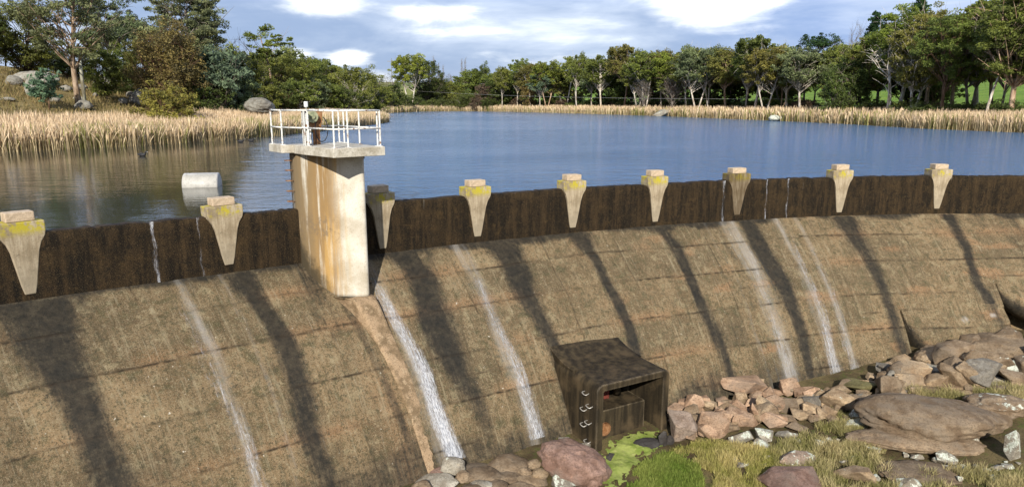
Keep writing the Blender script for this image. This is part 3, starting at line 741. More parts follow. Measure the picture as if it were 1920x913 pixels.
# ------------------------------------------------------------------ terrain, ground and water
gx = np.concatenate([np.linspace(-420, -70, 60)[:-1], np.linspace(-70, 70, 160), np.linspace(70, 420, 60)[1:]])
gy = np.concatenate([np.linspace(-90, 0, 30)[:-1], np.linspace(0, 130, 140), np.linspace(130, 300, 90)[1:], np.linspace(300, 900, 50)[1:]])
X, Y = np.meshgrid(gx, gy, indexing='ij'); Dd = shore_dist(X, Y); Z = tz(X, Y, Dd)
ph, R = polar(X, Y)
Fc = grid_faces(*X.shape)
kill = ((R < Rc(ph) + .9) & (ph > -84) & (ph < 34)) | ((R < 46) & ~((ph > -84) & (ph < 34)))
Fc = Fc[~kill.ravel()[Fc].any(1)]
green = sstep(-.05, .35, X/(Y+5) + .32*sstep(120, 190, Y) + .25*(fbm(X*.05, Y*.05, 2.)-.5)) * sstep(5, 14, Dd)
me = mesh_np('terrain', np.stack([X, Y, Z], -1).reshape(-1, 3), Fc, True); fattr(me, 'green', green)
tag(link('terrain', me, M['terrain']), kind='structure')
gx = np.concatenate([np.linspace(-70, -6, 40)[:-1], np.linspace(-6, 24, 230), np.linspace(24, 90, 40)[1:]]); gy = np.concatenate([np.linspace(-70, 10, 50)[:-1], np.linspace(10, 30, 160)])
X, Y = np.meshgrid(gx, gy, indexing='ij'); Z = gz(X, Y); ph, R = polar(X, Y); Fc = grid_faces(*X.shape)
kill = R > 47; Fc = Fc[~kill.ravel()[Fc].any(1)]
tag(link('ground', mesh_np('ground', np.stack([X, Y, Z], -1).reshape(-1, 3), Fc, True), M['ground']), kind='structure')
# water: fan from the dam outwards, cut by the rising banks
arcp = arc(np.linspace(-80, 34, 60), Rc(np.linspace(-80, 34, 60)) + .25, -.07)
far = [(x*1.0, y, -.07) for x, y in [(-46, -3), (-52, 14), (-52, 32), (-46, 50), (-40, 90), (-60, 130), (-66, 200), (-50, 275), (0, 300), (60, 240), (75, 120), (72, 60), (50, 20)]]
bm = bmesh.new(); vs = [bm.verts.new(tuple(p)) for p in arcp] + [bm.verts.new(p) for p in far[::-1]]
fc = bm.faces.new(vs); bmesh.ops.triangulate(bm, faces=[fc]); bmesh.ops.recalc_face_normals(bm, faces=bm.faces)
if bm.faces[:][0].normal.z < 0: bmesh.ops.reverse_faces(bm, faces=bm.faces)
me = bpy.data.meshes.new('water'); bm.to_mesh(me); bm.free()
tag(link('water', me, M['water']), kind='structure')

# ------------------------------------------------------------------ blades (reeds, grass)
def blades(name, P, Hh, W, bend, cols, mat, plume=None):
    """P (n,3) roots; each blade is a bent strip of 3 quads; cols (n,3)"""
    n = len(P); a = RS.rand(n)*2*math.pi; fa = RS.rand(n)*math.pi
    dx, dy = np.cos(a)*bend*Hh, np.sin(a)*bend*Hh
    wx, wy = np.cos(fa)*W*.5, np.sin(fa)*W*.5
    lv = [(0, 1.0), (.4, .9), (.78, .7), (1.0, .06)]
    V = np.zeros((n, 8, 3))
    for k, (t, w) in enumerate(lv):
        w_ = w if plume is None else w*(1 + plume*(t > .7)*(t < .9))
        cx = P[:, 0] + dx*t**2; cy = P[:, 1] + dy*t**2; cz = P[:, 2] + Hh*t*(1-.35*bend*t)
        V[:, 2*k] = np.stack([cx-wx*w_, cy-wy*w_, cz], -1); V[:, 2*k+1] = np.stack([cx+wx*w_, cy+wy*w_, cz], -1)
    b = np.arange(n)[:, None]*8
    Fc = np.concatenate([b + np.array([[0, 1, 3, 2]]) + 2*k for k in range(3)])
    me = mesh_np(name, V.reshape(-1, 3), Fc, False)
    ca = me.color_attributes.new('tone', 'FLOAT_COLOR', 'POINT')
    cc = np.ones((n, 8, 4)); cc[:, :, :3] = cols[:, None, :]
    if plume is not None: cc[:, :4, :3] *= np.array([.84, .84, .74]); cc[:, 4:, :3] *= np.array([1.2, 1.16, 1.12])
    ca.data.foreach_set('color', cc.ravel())
    return link(name, me, mat)
def reed_bed(xr, yr, n, hmean, w, cond, label, wmul):
    x = RS.uniform(*xr, n); y = RS.uniform(*yr, n); d = shore_dist(x, y); cl = fbm(x*.45, y*.45, 4.)
    k = (d > -.9 + .7*cl) & (d < wmul*(.7 + .6*fbm(x*.1, y*.1, 9.))) & cond(x, y)
    x, y, d, cl = x[k], y[k], d[k], cl[k]; m = len(x)
    z = tz(x, y, d); z = np.maximum(z, -.25)
    hh = hmean*(.55 + .55*RS.rand(m)**.7)*(.9 + .25*cl)
    t = RS.rand(m)[:, None]; q = (fbm(x*.22, y*.22, 1.))[:, None]
    c = (1-t)*np.array([.42, .31, .185]) + t*np.array([.72, .585, .41])
    gsel = (RS.rand(m) < .10 + .30*sstep(.5, .68, q[:, 0]))[:, None]*(d < 2.5)[:, None]
    c = np.where(gsel, np.array([.24, .24, .08]), c); c *= (.72 + .5*RS.rand(m))[:, None]
    o = blades('reed_bed', np.stack([x, y, z], -1), hh, w*(.7+.6*RS.rand(m)), .06 + .42*RS.rand(m)**2, c, M['reed'], .9)
    tag(o, label, 'reeds', None, 'stuff')
reed_bed((-48, -15), (20, 126), 300000, 1.62, .04, lambda x, y: True, 'dry golden reeds crowding the left bank behind the float', 8)
reed_bed((-60, 58), (95, 275), 200000, 2.1, .11, lambda x, y: (y > 127) | (x > 0), 'thin band of dry reeds along the far and right shore', 7)
reed_bed((44, 66), (55, 95), 34000, 1.9, .05, lambda x, y: True, 'tall dry reeds at the right edge of the lake', 7)

# ------------------------------------------------------------------ rocks
CC = {'salmon': (.42, .285, .19), 'tan': (.37, .275, .175), 'brown': (.255, .19, .125), 'red': (.25, .16, .125), 'grey': (.22, .205, .175), 'dark': (.06, .055, .052), 'pink': (.33, .255, .20), 'pale': (.35, .32, .26), 'granite': (.30, .29, .25), 'mossy': (.15, .135, .06)}
def rock_mesh(seed, dims, angular, pts=14):
    rs = np.random.RandomState(seed); bm = bmesh.new()
    if angular:
        for _ in range(pts):
            v = rs.normal(size=3); v /= np.linalg.norm(v); v *= .8 + .3*rs.rand(); bm.verts.new(tuple(np.clip(v, -.82, .82)))
        r = bmesh.ops.convex_hull(bm, input=bm.verts)
        for v in [v for v in bm.verts if not v.link_faces]: bm.verts.remove(v)
        bmesh.ops.triangulate(bm, faces=bm.faces)
        bmesh.ops.bevel(bm, geom=bm.edges[:] , offset=.03, segments=1, affect='EDGES')
        bmesh.ops.triangulate(bm, faces=bm.faces)
        for _ in range(2): bmesh.ops.subdivide_edges(bm, edges=[e for e in bm.edges if e.calc_length() > .22], cuts=1); bmesh.ops.triangulate(bm, faces=bm.faces)
        na = .035
    else:
        bmesh.ops.create_icosphere(bm, subdivisions=5 if max(dims) > 1.2 else 4, radius=1.0); na = .2
    co = np.array([v.co[:] for v in bm.verts])
    co /= np.abs(co).max(0)
    o = rs.rand(3)*50
    nrm = co/np.linalg.norm(co, axis=1)[:, None]
    dsp = (fbm(co[:, 0]*1.3+o[0], co[:, 1]*1.3+o[1], co[:, 2]*1.3+o[2])-.5)*2*na*1.6 + (fbm(co[:, 0]*5+o[1], co[:, 1]*5+o[2], co[:, 2]*5+o[0], 3)-.5)*na*.6
    if not angular: dsp = dsp - .02*np.clip(1 - np.abs(fbm(co[:, 0]*1.6+o[2], co[:, 1]*1.6, co[:, 2]*2.6+o[0], 4)-.5)*16, 0, 1)
    co = co + nrm*dsp[:, None]
    if not angular: co[:, 2] = np.where(co[:, 2] < -.55, -.55 + (co[:, 2]+.55)*.3, co[:, 2])
    co = co*np.array(dims)*.5
    for v, c in zip(bm.verts, co): v.co = c
    bmesh.ops.recalc_face_normals(bm, faces=bm.faces)
    me = bpy.data.meshes.new('rock'); bm.to_mesh(me); bm.free()
    if not angular: me.polygons.foreach_set('use_smooth', [True]*len(me.polygons))
    else:
        me.polygons.foreach_set('use_smooth', [False]*len(me.polygons))
    me.materials.append(M['rock']); return me
rk = [100]
def rock(px, by, wp, hp, kind, angular, label, lich=0.0, group=None, name='rock', lift=0.0, yaw=None, dfrac=.75, pos=None, tilt=.25, cat='rock'):
    rk[0] += 1; rs = np.random.RandomState(rk[0])
    p = ground_px(px, by) if pos is None else np.array(pos)
    d = p[1]; w = wp*d/F*(1.2 if (angular and wp > 18 and group) else 1.04); dep = w*dfrac
    view = math.atan2(HC - p[2], d)
    h = max(.42*hp*d/F, (hp*d/F - dep*.55*math.sin(view))/math.cos(view))
    h *= 1.2 if angular else 1.12
    loc = p + np.array([0, dep*.42, 0]); 
    ph, R = polar(loc[0], loc[1])
    loc[2] = (float(gz(loc[0], loc[1])) if pos is None else p[2]) + h*.40 + lift
    me = rock_mesh(rk[0], (w, dep, h), angular, 10 + rs.randint(8))
    o = link(name, me, M['rock'], None, tuple(loc)); yy = rs.uniform(-.3, .3) if yaw is None else yaw
    o.rotation_euler = ((rs.rand()-.5)*tilt, (rs.rand()-.5)*tilt, yy)
    c = np.array(CC[kind])*(.82 + .36*rs.rand()); o.color = (*c, lich)
    tag(o, label, cat, group); return o
G1 = 'smooth stones along the foot of the dam'; G2 = 'broken salmon coloured rubble against the dam'; G3 = 'brown and tan rocks below the bucket lip'; G4 = 'lichen spotted stones in the grass'
T1 = 'smooth rounded river stone in the pile left of the big reddish boulder'
T2 = 'angular salmon to brown block in the rubble heap right of the outlet chamber'
T3 = 'angular tan, brown or grey rock in the pile below the dam at right'
T4 = 'small white lichen covered stone lying in the rough grass'
# left foreground
rock(1080, 912, 146, 86, 'red', False, 'largest smooth reddish boulder beside the outlet chamber', 0, None, 'boulder', tilt=.5, yaw=-.35)
rock(848, 894, 54, 40, 'pale', False, 'tan boulder with orange lichen under the strong white trickle', .25, G1)
rock(892, 888, 60, 22, 'brown', True, 'flat dark tilted slab between the smooth river stones', 0, G1, yaw=.4)
rock(955, 890, 80, 34, 'brown', False, 'broad flat brown stone next to the white foam', 0, G1)
for a in [(985, 896, 28, 22, 'brown'), (1013, 902, 38, 27, 'tan'), (1000, 882, 30, 22, 'brown'), (905, 908, 78, 34, 'brown'), (822, 896, 44, 22, 'red'), (870, 908, 32, 28, 'brown'), (966, 909, 62, 24, 'brown'), (1000, 915, 66, 22, 'tan'), (945, 905, 44, 20, 'brown'), (930, 925, 50, 26, 'brown'), (845, 915, 30, 18, 'grey'), (790, 925, 40, 26, 'brown'), (880, 935, 56, 30, 'brown'), (975, 938, 70, 32, 'tan')]:
    rock(*a, False, T1, 0, G1)
rock(815, 922, 88, 26, 'pale', False, 'wide pale grey stone at the bottom left of the stone pile', .2, G1)
rock(905, 928, 56, 28, 'pale', False, 'pale lichen stone in front of the broad brown stone', .35, G1)
rock(1066, 922, 58, 40, 'pale', True, 'pale rough rock with white lichen in front of the reddish boulder', .55, G1)
rock(1060, 838, 28, 20, 'grey', True, 'small grey block between chamber wall and dam face', 0, None)
rock(1096, 846, 26, 18, 'grey', True, 'small grey block below the chamber rungs', 0, None)
rock(1218, 842, 52, 20, 'dark', False, 'black oval wet stone on the green algae', 0, None, tilt=.1)
rock(1150, 866, 30, 16, 'dark', True, 'dark grey flat stone half sunk in the algae', 0, None, tilt=.1)
rock(1244, 838, 18, 30, 'dark', True, 'dark pointed stone beside the chamber corner', 0, None)
rock(1256, 836, 18, 22, 'dark', False, 'small dark round stone right of the chamber corner', 0, None)
# salmon rubble
rock(1280, 832, 66, 66, 'pink', True, 'tall pyramid shaped grey pink rock right of the outlet chamber', 0, G2, tilt=.1)
rock(1338, 822, 56, 54, 'salmon', True, 'large squarish salmon block in the middle of the rubble', 0, G2, tilt=.15)
rock(1405, 752, 86, 42, 'salmon', True, 'widest salmon slab topping the rubble heap', 0, G2, lift=.15)
rock(1490, 748, 40, 36, 'salmon', True, 'pointed salmon rock at the right end of the heap', 0, G2, lift=.1)
rock(1468, 742, 14, 26, 'salmon', True, 'thin upright salmon shard beside the pointed rock', 0, G2, lift=.1)
rock(1393, 804, 64, 40, 'salmon', True, 'pale orange block tilted forward in the rubble', .12, G2)
for a in [(1305, 778, 56, 32, 'salmon'), (1273, 778, 22, 26, 'salmon'), (1296, 795, 28, 38, 'brown'), (1330, 770, 34, 20, 'tan'), (1356, 772, 26, 20, 'salmon'), (1385, 785, 48, 36, 'salmon'), (1455, 755, 56, 24, 'salmon'), (1425, 795, 30, 46, 'salmon'), (1453, 806, 46, 34, 'salmon'), (1456, 776, 38, 20, 'tan'), (1485, 772, 34, 22, 'salmon'), (1505, 790, 44, 26, 'tan'), (1516, 765, 34, 24, 'tan'), (1350, 795, 40, 26, 'brown'), (1420, 768, 40, 22, 'salmon'), (1320, 800, 34, 24, 'brown'), (1372, 815, 34, 22, 'brown'), (1480, 800, 36, 26, 'brown'), (1440, 765, 36, 24, 'brown'), (1375, 765, 34, 22, 'brown'), (1500, 812, 40, 20, 'brown')]:
    rock(*a, True, T2, 0, G2)
rock(1392, 834, 42, 32, 'pale', True, 'lichen capped grey rock below the orange block', .5, G4)
rock(1437, 832, 38, 36, 'pale', True, 'upright rock with white lichen face below the rubble', .6, G4)
rock(1470, 822, 26, 16, 'grey', True, 'small grey flat topped block under the rubble', 0, G2)
rock(1430, 844, 30, 20, 'pale', True, T4, .6, G4)
rock(1506, 884, 70, 42, 'pink', True, 'pinkish wedge rock with white lichen top in the grass', .5, G4, tilt=.15)
rock(1515, 950, 150, 76, 'red', True, 'big flat reddish boulder with pale lichen rim at the bottom edge', .22, None, 'boulder', tilt=.1, dfrac=.9)
# right pile
rock(1696, 722, 52, 42, 'brown', False, 'rounded brown block right under the dark bucket gap', 0, G3, lift=.1)
rock(1665, 752, 48, 50, 'brown', True, 'squarish brown upright block left of the long boulder', 0, G3)
rock(1630, 738, 70, 34, 'mossy', True, 'mossy flat rock against the dam left of the upright block', 0, G3)
rock(1580, 778, 66, 50, 'tan', True, 'large tan rock with lichen patches at the end of the rubble', .35, G3)
rock(1540, 758, 42, 36, 'tan', True, 'rough tan rock with white lichen beside the pointed salmon rock', .45, G3)
rock(1750, 715, 56, 38, 'pale', True, 'grey lichened rock just under the bucket lip', .35, G3)
rock(1800, 694, 130, 50, 'tan', False, 'broad tan outcrop under the middle of the bucket lip', 0, G3, 'outcrop', tilt=.1)
rock(1890, 684, 130, 66, 'brown', False, 'long brown bedrock outcrop rising to the right edge', 0, G3, 'outcrop', tilt=.1, dfrac=.8)
rock(1914, 712, 52, 40, 'granite', False, 'pale green lichen boulder at the right edge', .75, G3)
rock(1870, 716, 60, 22, 'dark', True, 'black flat slab left of the pale green boulder', 0, G3)
for a in [(1709, 734, 34, 24, 'brown'), (1605, 775, 34, 36, 'brown'), (1630, 764, 30, 26, 'tan'), (1785, 735, 66, 30, 'tan'), (1780, 712, 30, 20, 'tan'), (1816, 714, 46, 28, 'pink'), (1850, 724, 46, 28, 'tan'), (1840, 738, 46, 20, 'brown'), (1915, 736, 34, 22, 'tan'), (1730, 740, 44, 22, 'tan'), (1690, 745, 36, 20, 'tan'), (1760, 742, 40, 20, 'brown'), (1740, 722, 30, 24, 'brown'), (1560, 790, 40, 24, 'brown'), (1525, 785, 34, 22, 'brown'), (1600, 800, 34, 22, 'brown'), (1890, 742, 46, 22, 'brown'), (1812, 742, 44, 20, 'tan'), (1720, 716, 26, 20, 'tan')]:
    rock(*a, True, T3, .1, G3)
rock(1875, 732, 52, 22, 'pale', True, 'flat topped pale rock with moss at the foot of the long outcrop', .3, G3)
rock(1778, 842, 274, 104, 'brown', False, 'longest brown boulder lying flat in the grass', .06, None, 'boulder', tilt=.06, dfrac=.62, yaw=-.12)
rock(1735, 858, 250, 50, 'brown', False, 'low curved ledge of rock in front of the longest boulder', .12, None, 'ledge', tilt=.05, dfrac=.36, yaw=-.22)
rock(1895, 790, 120, 56, 'brown', False, 'grey brown boulder with white lichen spots at right edge', .38, None, 'boulder', tilt=.1)
rock(1912, 865, 44, 62, 'pale', True, 'tall pale lichen rock standing at the right edge', .6, None)
rock(1781, 872, 38, 28, 'pale', True, 'white stone in front of the low curved ledge', .6, G4)
rock(1750, 912, 190, 42, 'brown', False, 'dark flat bedrock shelf at the bottom right', .1, None, 'ledge', tilt=.05, dfrac=.5)
rock(1634, 850, 48, 24, 'pale', True, 'broad white lichen stone left of the ledge', .8, G4)
rock(1608, 812, 50, 28, 'pale', True, 'white lichen stone left of the longest boulder', .85, G4)
rock(1620, 797, 46, 30, 'pale', True, 'pink white lichen rock behind the white lichen stone', .55, G4)
rock(1612, 915, 62, 44, 'tan', True, 'brown rock with lichen rim at the bottom edge', .3, G4)
rock(1702, 925, 56, 42, 'pale', True, 'grey lichen rock in front of the dark bedrock shelf', .55, G4)
for a in [(1543, 840, 24, 16, 'pale'), (1863, 902, 24, 13, 'pale'), (1905, 909, 22, 11, 'pale'), (1853, 884, 16, 7, 'pale'), (1755, 868, 14, 11, 'pale'), (1840, 890, 12, 8, 'pale'), (1880, 896, 14, 9, 'pale'), (1680, 872, 14, 9, 'pale'), (1600, 862, 16, 9, 'pale'), (1572, 850, 14, 8, 'pale'), (1700, 858, 12, 8, 'pale'), (1810, 880, 16, 9, 'pale')]:
    rock(*a, True, T4, .65, G4)

rf = np.random.RandomState(5)
for i in range(46):
    x = rf.uniform(1262, 1530); lo = np.interp(x, [1262, 1340, 1405, 1500, 1530], [775, 768, 735, 738, 752]); y = rf.uniform(lo, lo + 62 - 12*(x > 1480))
    w_ = rf.uniform(20, 44); rock(x, y, w_, w_*rf.uniform(.6, .95), ['salmon', 'salmon', 'tan', 'brown', 'salmon'][i % 5], True, T2, 0, G2, lift=rf.uniform(0, .12), tilt=.9)
for i in range(85):
    x = rf.uniform(1530, 1915); lo = np.interp(x, [1530, 1600, 1690, 1760, 1915], [744, 727, 690, 668, 655]); y = lo + rf.uniform(0, 60)
    w_ = rf.uniform(18, 46); rock(x, y, w_, w_*rf.uniform(.5, .85), ['brown', 'tan', 'tan', 'brown', 'grey'][i % 5], True, T3, .15*(i % 3 == 0), G3, lift=rf.uniform(0, .06), tilt=.8)
for i in range(44):
    x = rf.uniform(1690, 2120); y = rf.uniform(672, 742); w_ = rf.uniform(34, 74)
    rock(x, y, w_, w_*rf.uniform(.55, .95), ['brown', 'tan', 'grey', 'tan', 'brown'][i % 5], True, T3, .3*(i % 2), G3, lift=rf.uniform(.05, .3)*sstep(1690, 1900, x), tilt=1.0)
for i in range(44):
    x = rf.uniform(1370, 1915); y = rf.uniform(820, 910); w_ = rf.uniform(8, 24)
    rock(x, y, w_, w_*.6, 'pale', True, T4, rf.uniform(.3, .8), G4, tilt=.4)
# hill and shore boulders (upstream)
def hill_px(px, py):
    r = ray(px, py); best = None
    for t in np.linspace(25, 260, 1200):
        p = np.array([0, 0, HC]) + r*t
        if p[2] <= float(tz(p[0], p[1])) and float(shore_dist(p[0], p[1])) > 0: return p
    return p
G5 = 'pale granite boulders on the dry left hillside'; T5 = 'pale granite boulder half sunk in the dry left hillside'
rock(0, 0, 52, 30, 'granite', False, 'largest rounded grey boulder standing behind the left reeds near the platform', .05, None, 'boulder', pos=at_depth(480, 214, 75), dfrac=.9, tilt=.1)
for a in [(55, 158, 70, 16), (75, 165, 36, 14), (52, 170, 16, 14), (60, 182, 30, 16), (148, 170, 24, 8), (195, 168, 50, 16), (265, 200, 50, 24), (285, 195, 50, 20), (98, 193, 22, 8), (145, 190, 18, 6), (10, 190, 24, 5), (152, 206, 28, 12), (300, 182, 40, 12), (245, 184, 22, 8), (20, 160, 26, 12), (310, 205, 18, 14), (120, 172, 20, 8), (228, 196, 18, 8), (30, 150, 24, 8), (180, 182, 18, 6)]:
    p = hill_px(a[0], a[1]); d = p[1]
    rock(0, 0, a[2], a[3]*1.5, 'granite', False, T5, .12, G5, 'boulder', pos=p - np.array([0, 0, .1*a[3]*d/F]), tilt=.3)
rock(0, 0, 40, 12, 'pale', True, 'pale flat rock at the waterline of the far right reeds', .5, None, pos=at(1247, 219, -.1), tilt=.05)
rock(0, 0, 24, 11, 'pale', False, 'small white rock in the water before the right reeds', .9, None, pos=at(1456, 227.5, -.1), tilt=.05)

# ------------------------------------------------------------------ algae and grass at the toe
poly = [(1128, 846), (1150, 822), (1200, 808), (1236, 812), (1250, 832), (1238, 850), (1210, 862), (1192, 882), (1170, 915), (1130, 930), (1120, 900)]
pts = np.array([ground_px(*p)[:2] for p in poly])
gxx = np.linspace(pts[:, 0].min(), pts[:, 0].max(), 160); gyy = np.linspace(pts[:, 1].min(), pts[:, 1].max()+.3, 190)
X, Y = np.meshgrid(gxx, gyy, indexing='ij'); ins = np.zeros(X.shape, bool)
for i in range(len(pts)):
    a, b = pts[i], pts[(i+1) % len(pts)]
    ins ^= ((a[1] > Y) != (b[1] > Y)) & (X < (b[0]-a[0])*(Y-a[1])/((b[1]-a[1]) + 1e-12) + a[0])
Z = gz(X, Y) + .05 + .05*fbm(X*3, Y*3, 2.); 
dmin = np.full(X.shape, 9.)
for i in range(len(pts)):
    a, b = pts[i], pts[(i+1) % len(pts)]; e_ = b-a; tt = np.clip(((X-a[0])*e_[0] + (Y-a[1])*e_[1])/(e_@e_), 0, 1); dmin = np.minimum(dmin, np.hypot(X-a[0]-tt*e_[0], Y-a[1]-tt*e_[1]))
ins &= dmin > .22*np.clip(fbm(X*6, Y*6, 4.)*2.4-.8, 0, 1)
ins &= ~((fbm(X*7, Y*7, 9.) > .70) & (dmin < .3))
Fc = grid_faces(*X.shape); Fc = Fc[ins.ravel()[Fc].all(1)]
tag(link('algae_mat', mesh_np('algae_mat', np.stack([X, Y, Z], -1).reshape(-1, 3), Fc, True), M['algae']), 'bright green algae mat in front of the outlet chamber', 'algae', None, 'stuff')
def grass_patch(polys, n, hm, w, c0, c1, label, thr=.0, bend=.45, name='grass'):
    Ps = []
    for pl in polys:
        pts = np.array([ground_px(*p)[:2] for p in pl]); lo, hi = pts.min(0), pts.max(0)
        x = RS.uniform(lo[0], hi[0], n); y = RS.uniform(lo[1], hi[1], n); ins = np.zeros(n, bool)
        for i in range(len(pts)):
            a, b = pts[i], pts[(i+1) % len(pts)]
            ins ^= ((a[1] > y) != (b[1] > y)) & (x < (b[0]-a[0])*(y-a[1])/((b[1]-a[1]) + 1e-12) + a[0])
        k = ins & (fbm(x*1.6, y*1.6, 6.) > thr + .12*RS.rand(n)); Ps.append(np.stack([x[k], y[k], gz(x[k], y[k])-.02], -1))
    P = np.concatenate(Ps); m = len(P); q = fbm(P[:, 0]*2, P[:, 1]*2, 3.)
    t = np.clip(RS.rand(m)*.6 + (q-.5)*1.6 + .2, 0, 1)[:, None]
    c = ((1-t)*np.array(c0) + t*np.array(c1))*(.65 + .6*RS.rand(m))[:, None]
    o = blades(name, P, hm*(.45 + .7*RS.rand(m))*(.6 + .8*q), w*(.7 + .6*RS.rand(m)), bend*(.3 + RS.rand(m)), c, M['grass'])
    tag(o, label, 'grass', None, 'stuff')
grass_patch([[(1165, 930), (1185, 890), (1215, 862), (1255, 850), (1290, 852), (1310, 872), (1320, 905), (1320, 940), (1165, 940)]], 24000, .17, .014, (.14, .21, .03), (.30, .34, .08), 'short bright green grass beside the algae mat', .25)
grass_patch([[(1255, 848), (1300, 832), (1380, 838), (1460, 850), (1500, 900), (1440, 945), (1330, 945), (1340, 890)]], 34000, .24, .013, (.28, .28, .06), (.60, .49, .21), 'dry yellow tussock grass below the salmon rubble', .28)
grass_patch([[(1440, 845), (1530, 800), (1640, 800), (1650, 880), (1900, 880), (2150, 850), (2150, 945), (1480, 950)], [(1560, 770), (1660, 760), (1660, 850), (1560, 850)], [(1700, 735), (1880, 728), (2100, 750), (2100, 830), (1860, 760), (1700, 745)]], 85000, .32, .012, (.22, .22, .06), (.58, .48, .25), 'sparse dry grass between the lichen spotted stones', .38)
def hill_grass():
    n = 60000; x = RS.uniform(-75, -14, n); y = RS.uniform(40, 110, n); d = shore_dist(x, y); k = (d > 5) & (d < 42) & (fbm(x*.3, y*.3, 2.) > .42)
    x, y, d = x[k], y[k], d[k]; m = len(x); t = RS.rand(m)[:, None]; c = ((1-t)*np.array([.17, .15, .05]) + t*np.array([.36, .26, .12]))*(.6 + .6*RS.rand(m))[:, None]
    o = blades('grass', np.stack([x, y, tz(x, y, d)-.03], -1), .28 + .3*RS.rand(m), .05 + .04*RS.rand(m), .3 + .3*RS.rand(m), c, M['grass'])
    tag(o, 'tufts of dry grass on the left hillside behind the reeds', 'grass', None, 'stuff')
hill_grass()

# ------------------------------------------------------------------ trees
def tree_proto(seed, H, bole, cr, cz, crz, nc, leaves, lsize, crad, r0, trunks=1, lean=.06, flat=.62, bare=0, limbs_extra=0, droop=.0, cone=False):
    """returns trunk mesh and crown mesh; cr / crz the crown's half width and half height, cz its centre height"""
    rs = np.random.RandomState(seed); T = MB(); V = []; tint = []
    ax = []
    for t in range(trunks):
        a = rs.rand()*6.28; l = lean*(1 + 1.6*(trunks > 1))*(.6+.8*rs.rand()); hh = (cz + crz*.45)*(1 - .12*t*rs.rand())
        pts = []; wob = rs.normal(size=2)*.02*H
        for k in range(9):
            q = k/8; pts.append((math.cos(a)*l*H*q**1.2 + wob[0]*math.sin(q*4.) + (.03*H*math.cos(a) if trunks > 1 else 0)*q, math.sin(a)*l*H*q**1.2 + wob[1]*math.sin(q*3.3), hh*q - .3*(k == 0)))
        rad = [r0*(1.3 if k == 0 else 1)*(1-.78*(k/8)) * (.75 if trunks > 1 else 1) for k in range(9)]
        T.tube(pts, rad, 8); ax.append((np.array(pts), hh))
    cen = []
    tries = 0
    while len(cen) < nc and tries < 6000:
        tries += 1
        v = rs.normal(size=3); v /= np.linalg.norm(v); rr = rs.uniform(.45, 1.0)**.5
        if cone:
            q = rs.rand()**.8; zz = cz - crz + 2*crz*q; w = cr*(1-q)**.8*rs.uniform(.5, 1); a = rs.rand()*6.28; p = np.array([w*math.cos(a), w*math.sin(a), zz])
        else:
            p = v*rr*np.array([cr, cr, crz]); p[2] += cz
            lump = fbm(v[0]*1.4+seed, v[1]*1.4, v[2]*1.4+9, 2); p[:2] *= .6 + .75*lump
            if p[2] < bole*H and rs.rand() < .8: continue
        if cen and min(np.linalg.norm((p-c)/np.array([1, 1, .7])) for c in cen) < crad*.62: continue
        cen.append(p)
    for p in cen:
        A, hh = ax[rs.randint(len(ax))]; 
        hz = np.hypot(p[0], p[1]); z0 = np.clip(p[2] - hz*(1.0 if not cone else .15) - .05*H, bole*H*.75, hh*.98); q = z0/hh*8; k = min(int(q), 7)
        b = A[k] + (A[k+1]-A[k])*(q-k)
        mid_ = b*.45 + p*.55 + np.array([0, 0, -.05*hz]) + rs.normal(size=3)*.05*hz
        r1 = r0*(.14 + .30*(1 - z0/H)) * (.7 + .5*rs.rand())
        T.tube([b, b*.75+mid_*.25 + rs.normal(size=3)*.02*hz, mid_, p], [r1, r1*.8, r1*.55, r1*.2], 5, caps=False)
        for _ in range(2 + limbs_extra):
            e = p + rs.normal(size=3)*crad*.75 + np.array([0, 0, crad*.2]); T.tube([mid_*.5+p*.5, (mid_*.25+p*.75)*.4 + e*.6, e], [r1*.4, r1*.25, r1*.08], 4, caps=False)
    if not bare:
        C_ = np.array(cen); L = []
        for p in C_:
            n = int(leaves*(.6 + .8*rs.rand())); sub = rs.normal(size=(5, 3))*crad*.5*np.array([1, 1, flat]) + p
            w = rs.randint(0, 5, n); v = rs.normal(size=(n, 3)); v /= np.linalg.norm(v, axis=1)[:, None]
            rr = crad*(.25 + .35*rs.rand(n))[:, None]*rs.uniform(.55, 1.05)
            q = sub[w] + v*rr*np.array([1, 1, flat]); q[:, 2] -= droop*rs.rand(n)*crad
            L.append(q); tint.append(np.clip(.5 + rs.normal()*.16 + rs.normal(size=n)*.18, 0, 1))
        L = np.concatenate(L); tint = np.concatenate(tint); n = len(L)
        a = rs.normal(size=(n, 3)); a[:, 2] -= .5*(1 if droop else 0); a /= np.linalg.norm(a, axis=1)[:, None]
        b = np.cross(a, rs.normal(size=(n, 3))); b /= np.linalg.norm(b, axis=1)[:, None]
        sz = lsize*(.6 + .8*rs.rand(n))[:, None]
        q = np.stack([L - a*sz, L + b*sz*.42 , L + a*sz, L - b*sz*.42], 1)
        cm = mesh_np('crown', q.reshape(-1, 3), np.arange(4*n).reshape(-1, 4)); fattr(cm, 'tint', np.repeat(tint, 4)); cm.materials.append(M['leaf'])
    else: cm = None
    tm = T.mesh('trunk', True); tm.materials.append(M['bark'])
    return tm, cm, H
PR = {}
def proto(k, *a, **kw): PR[k] = tree_proto(*a, **kw)
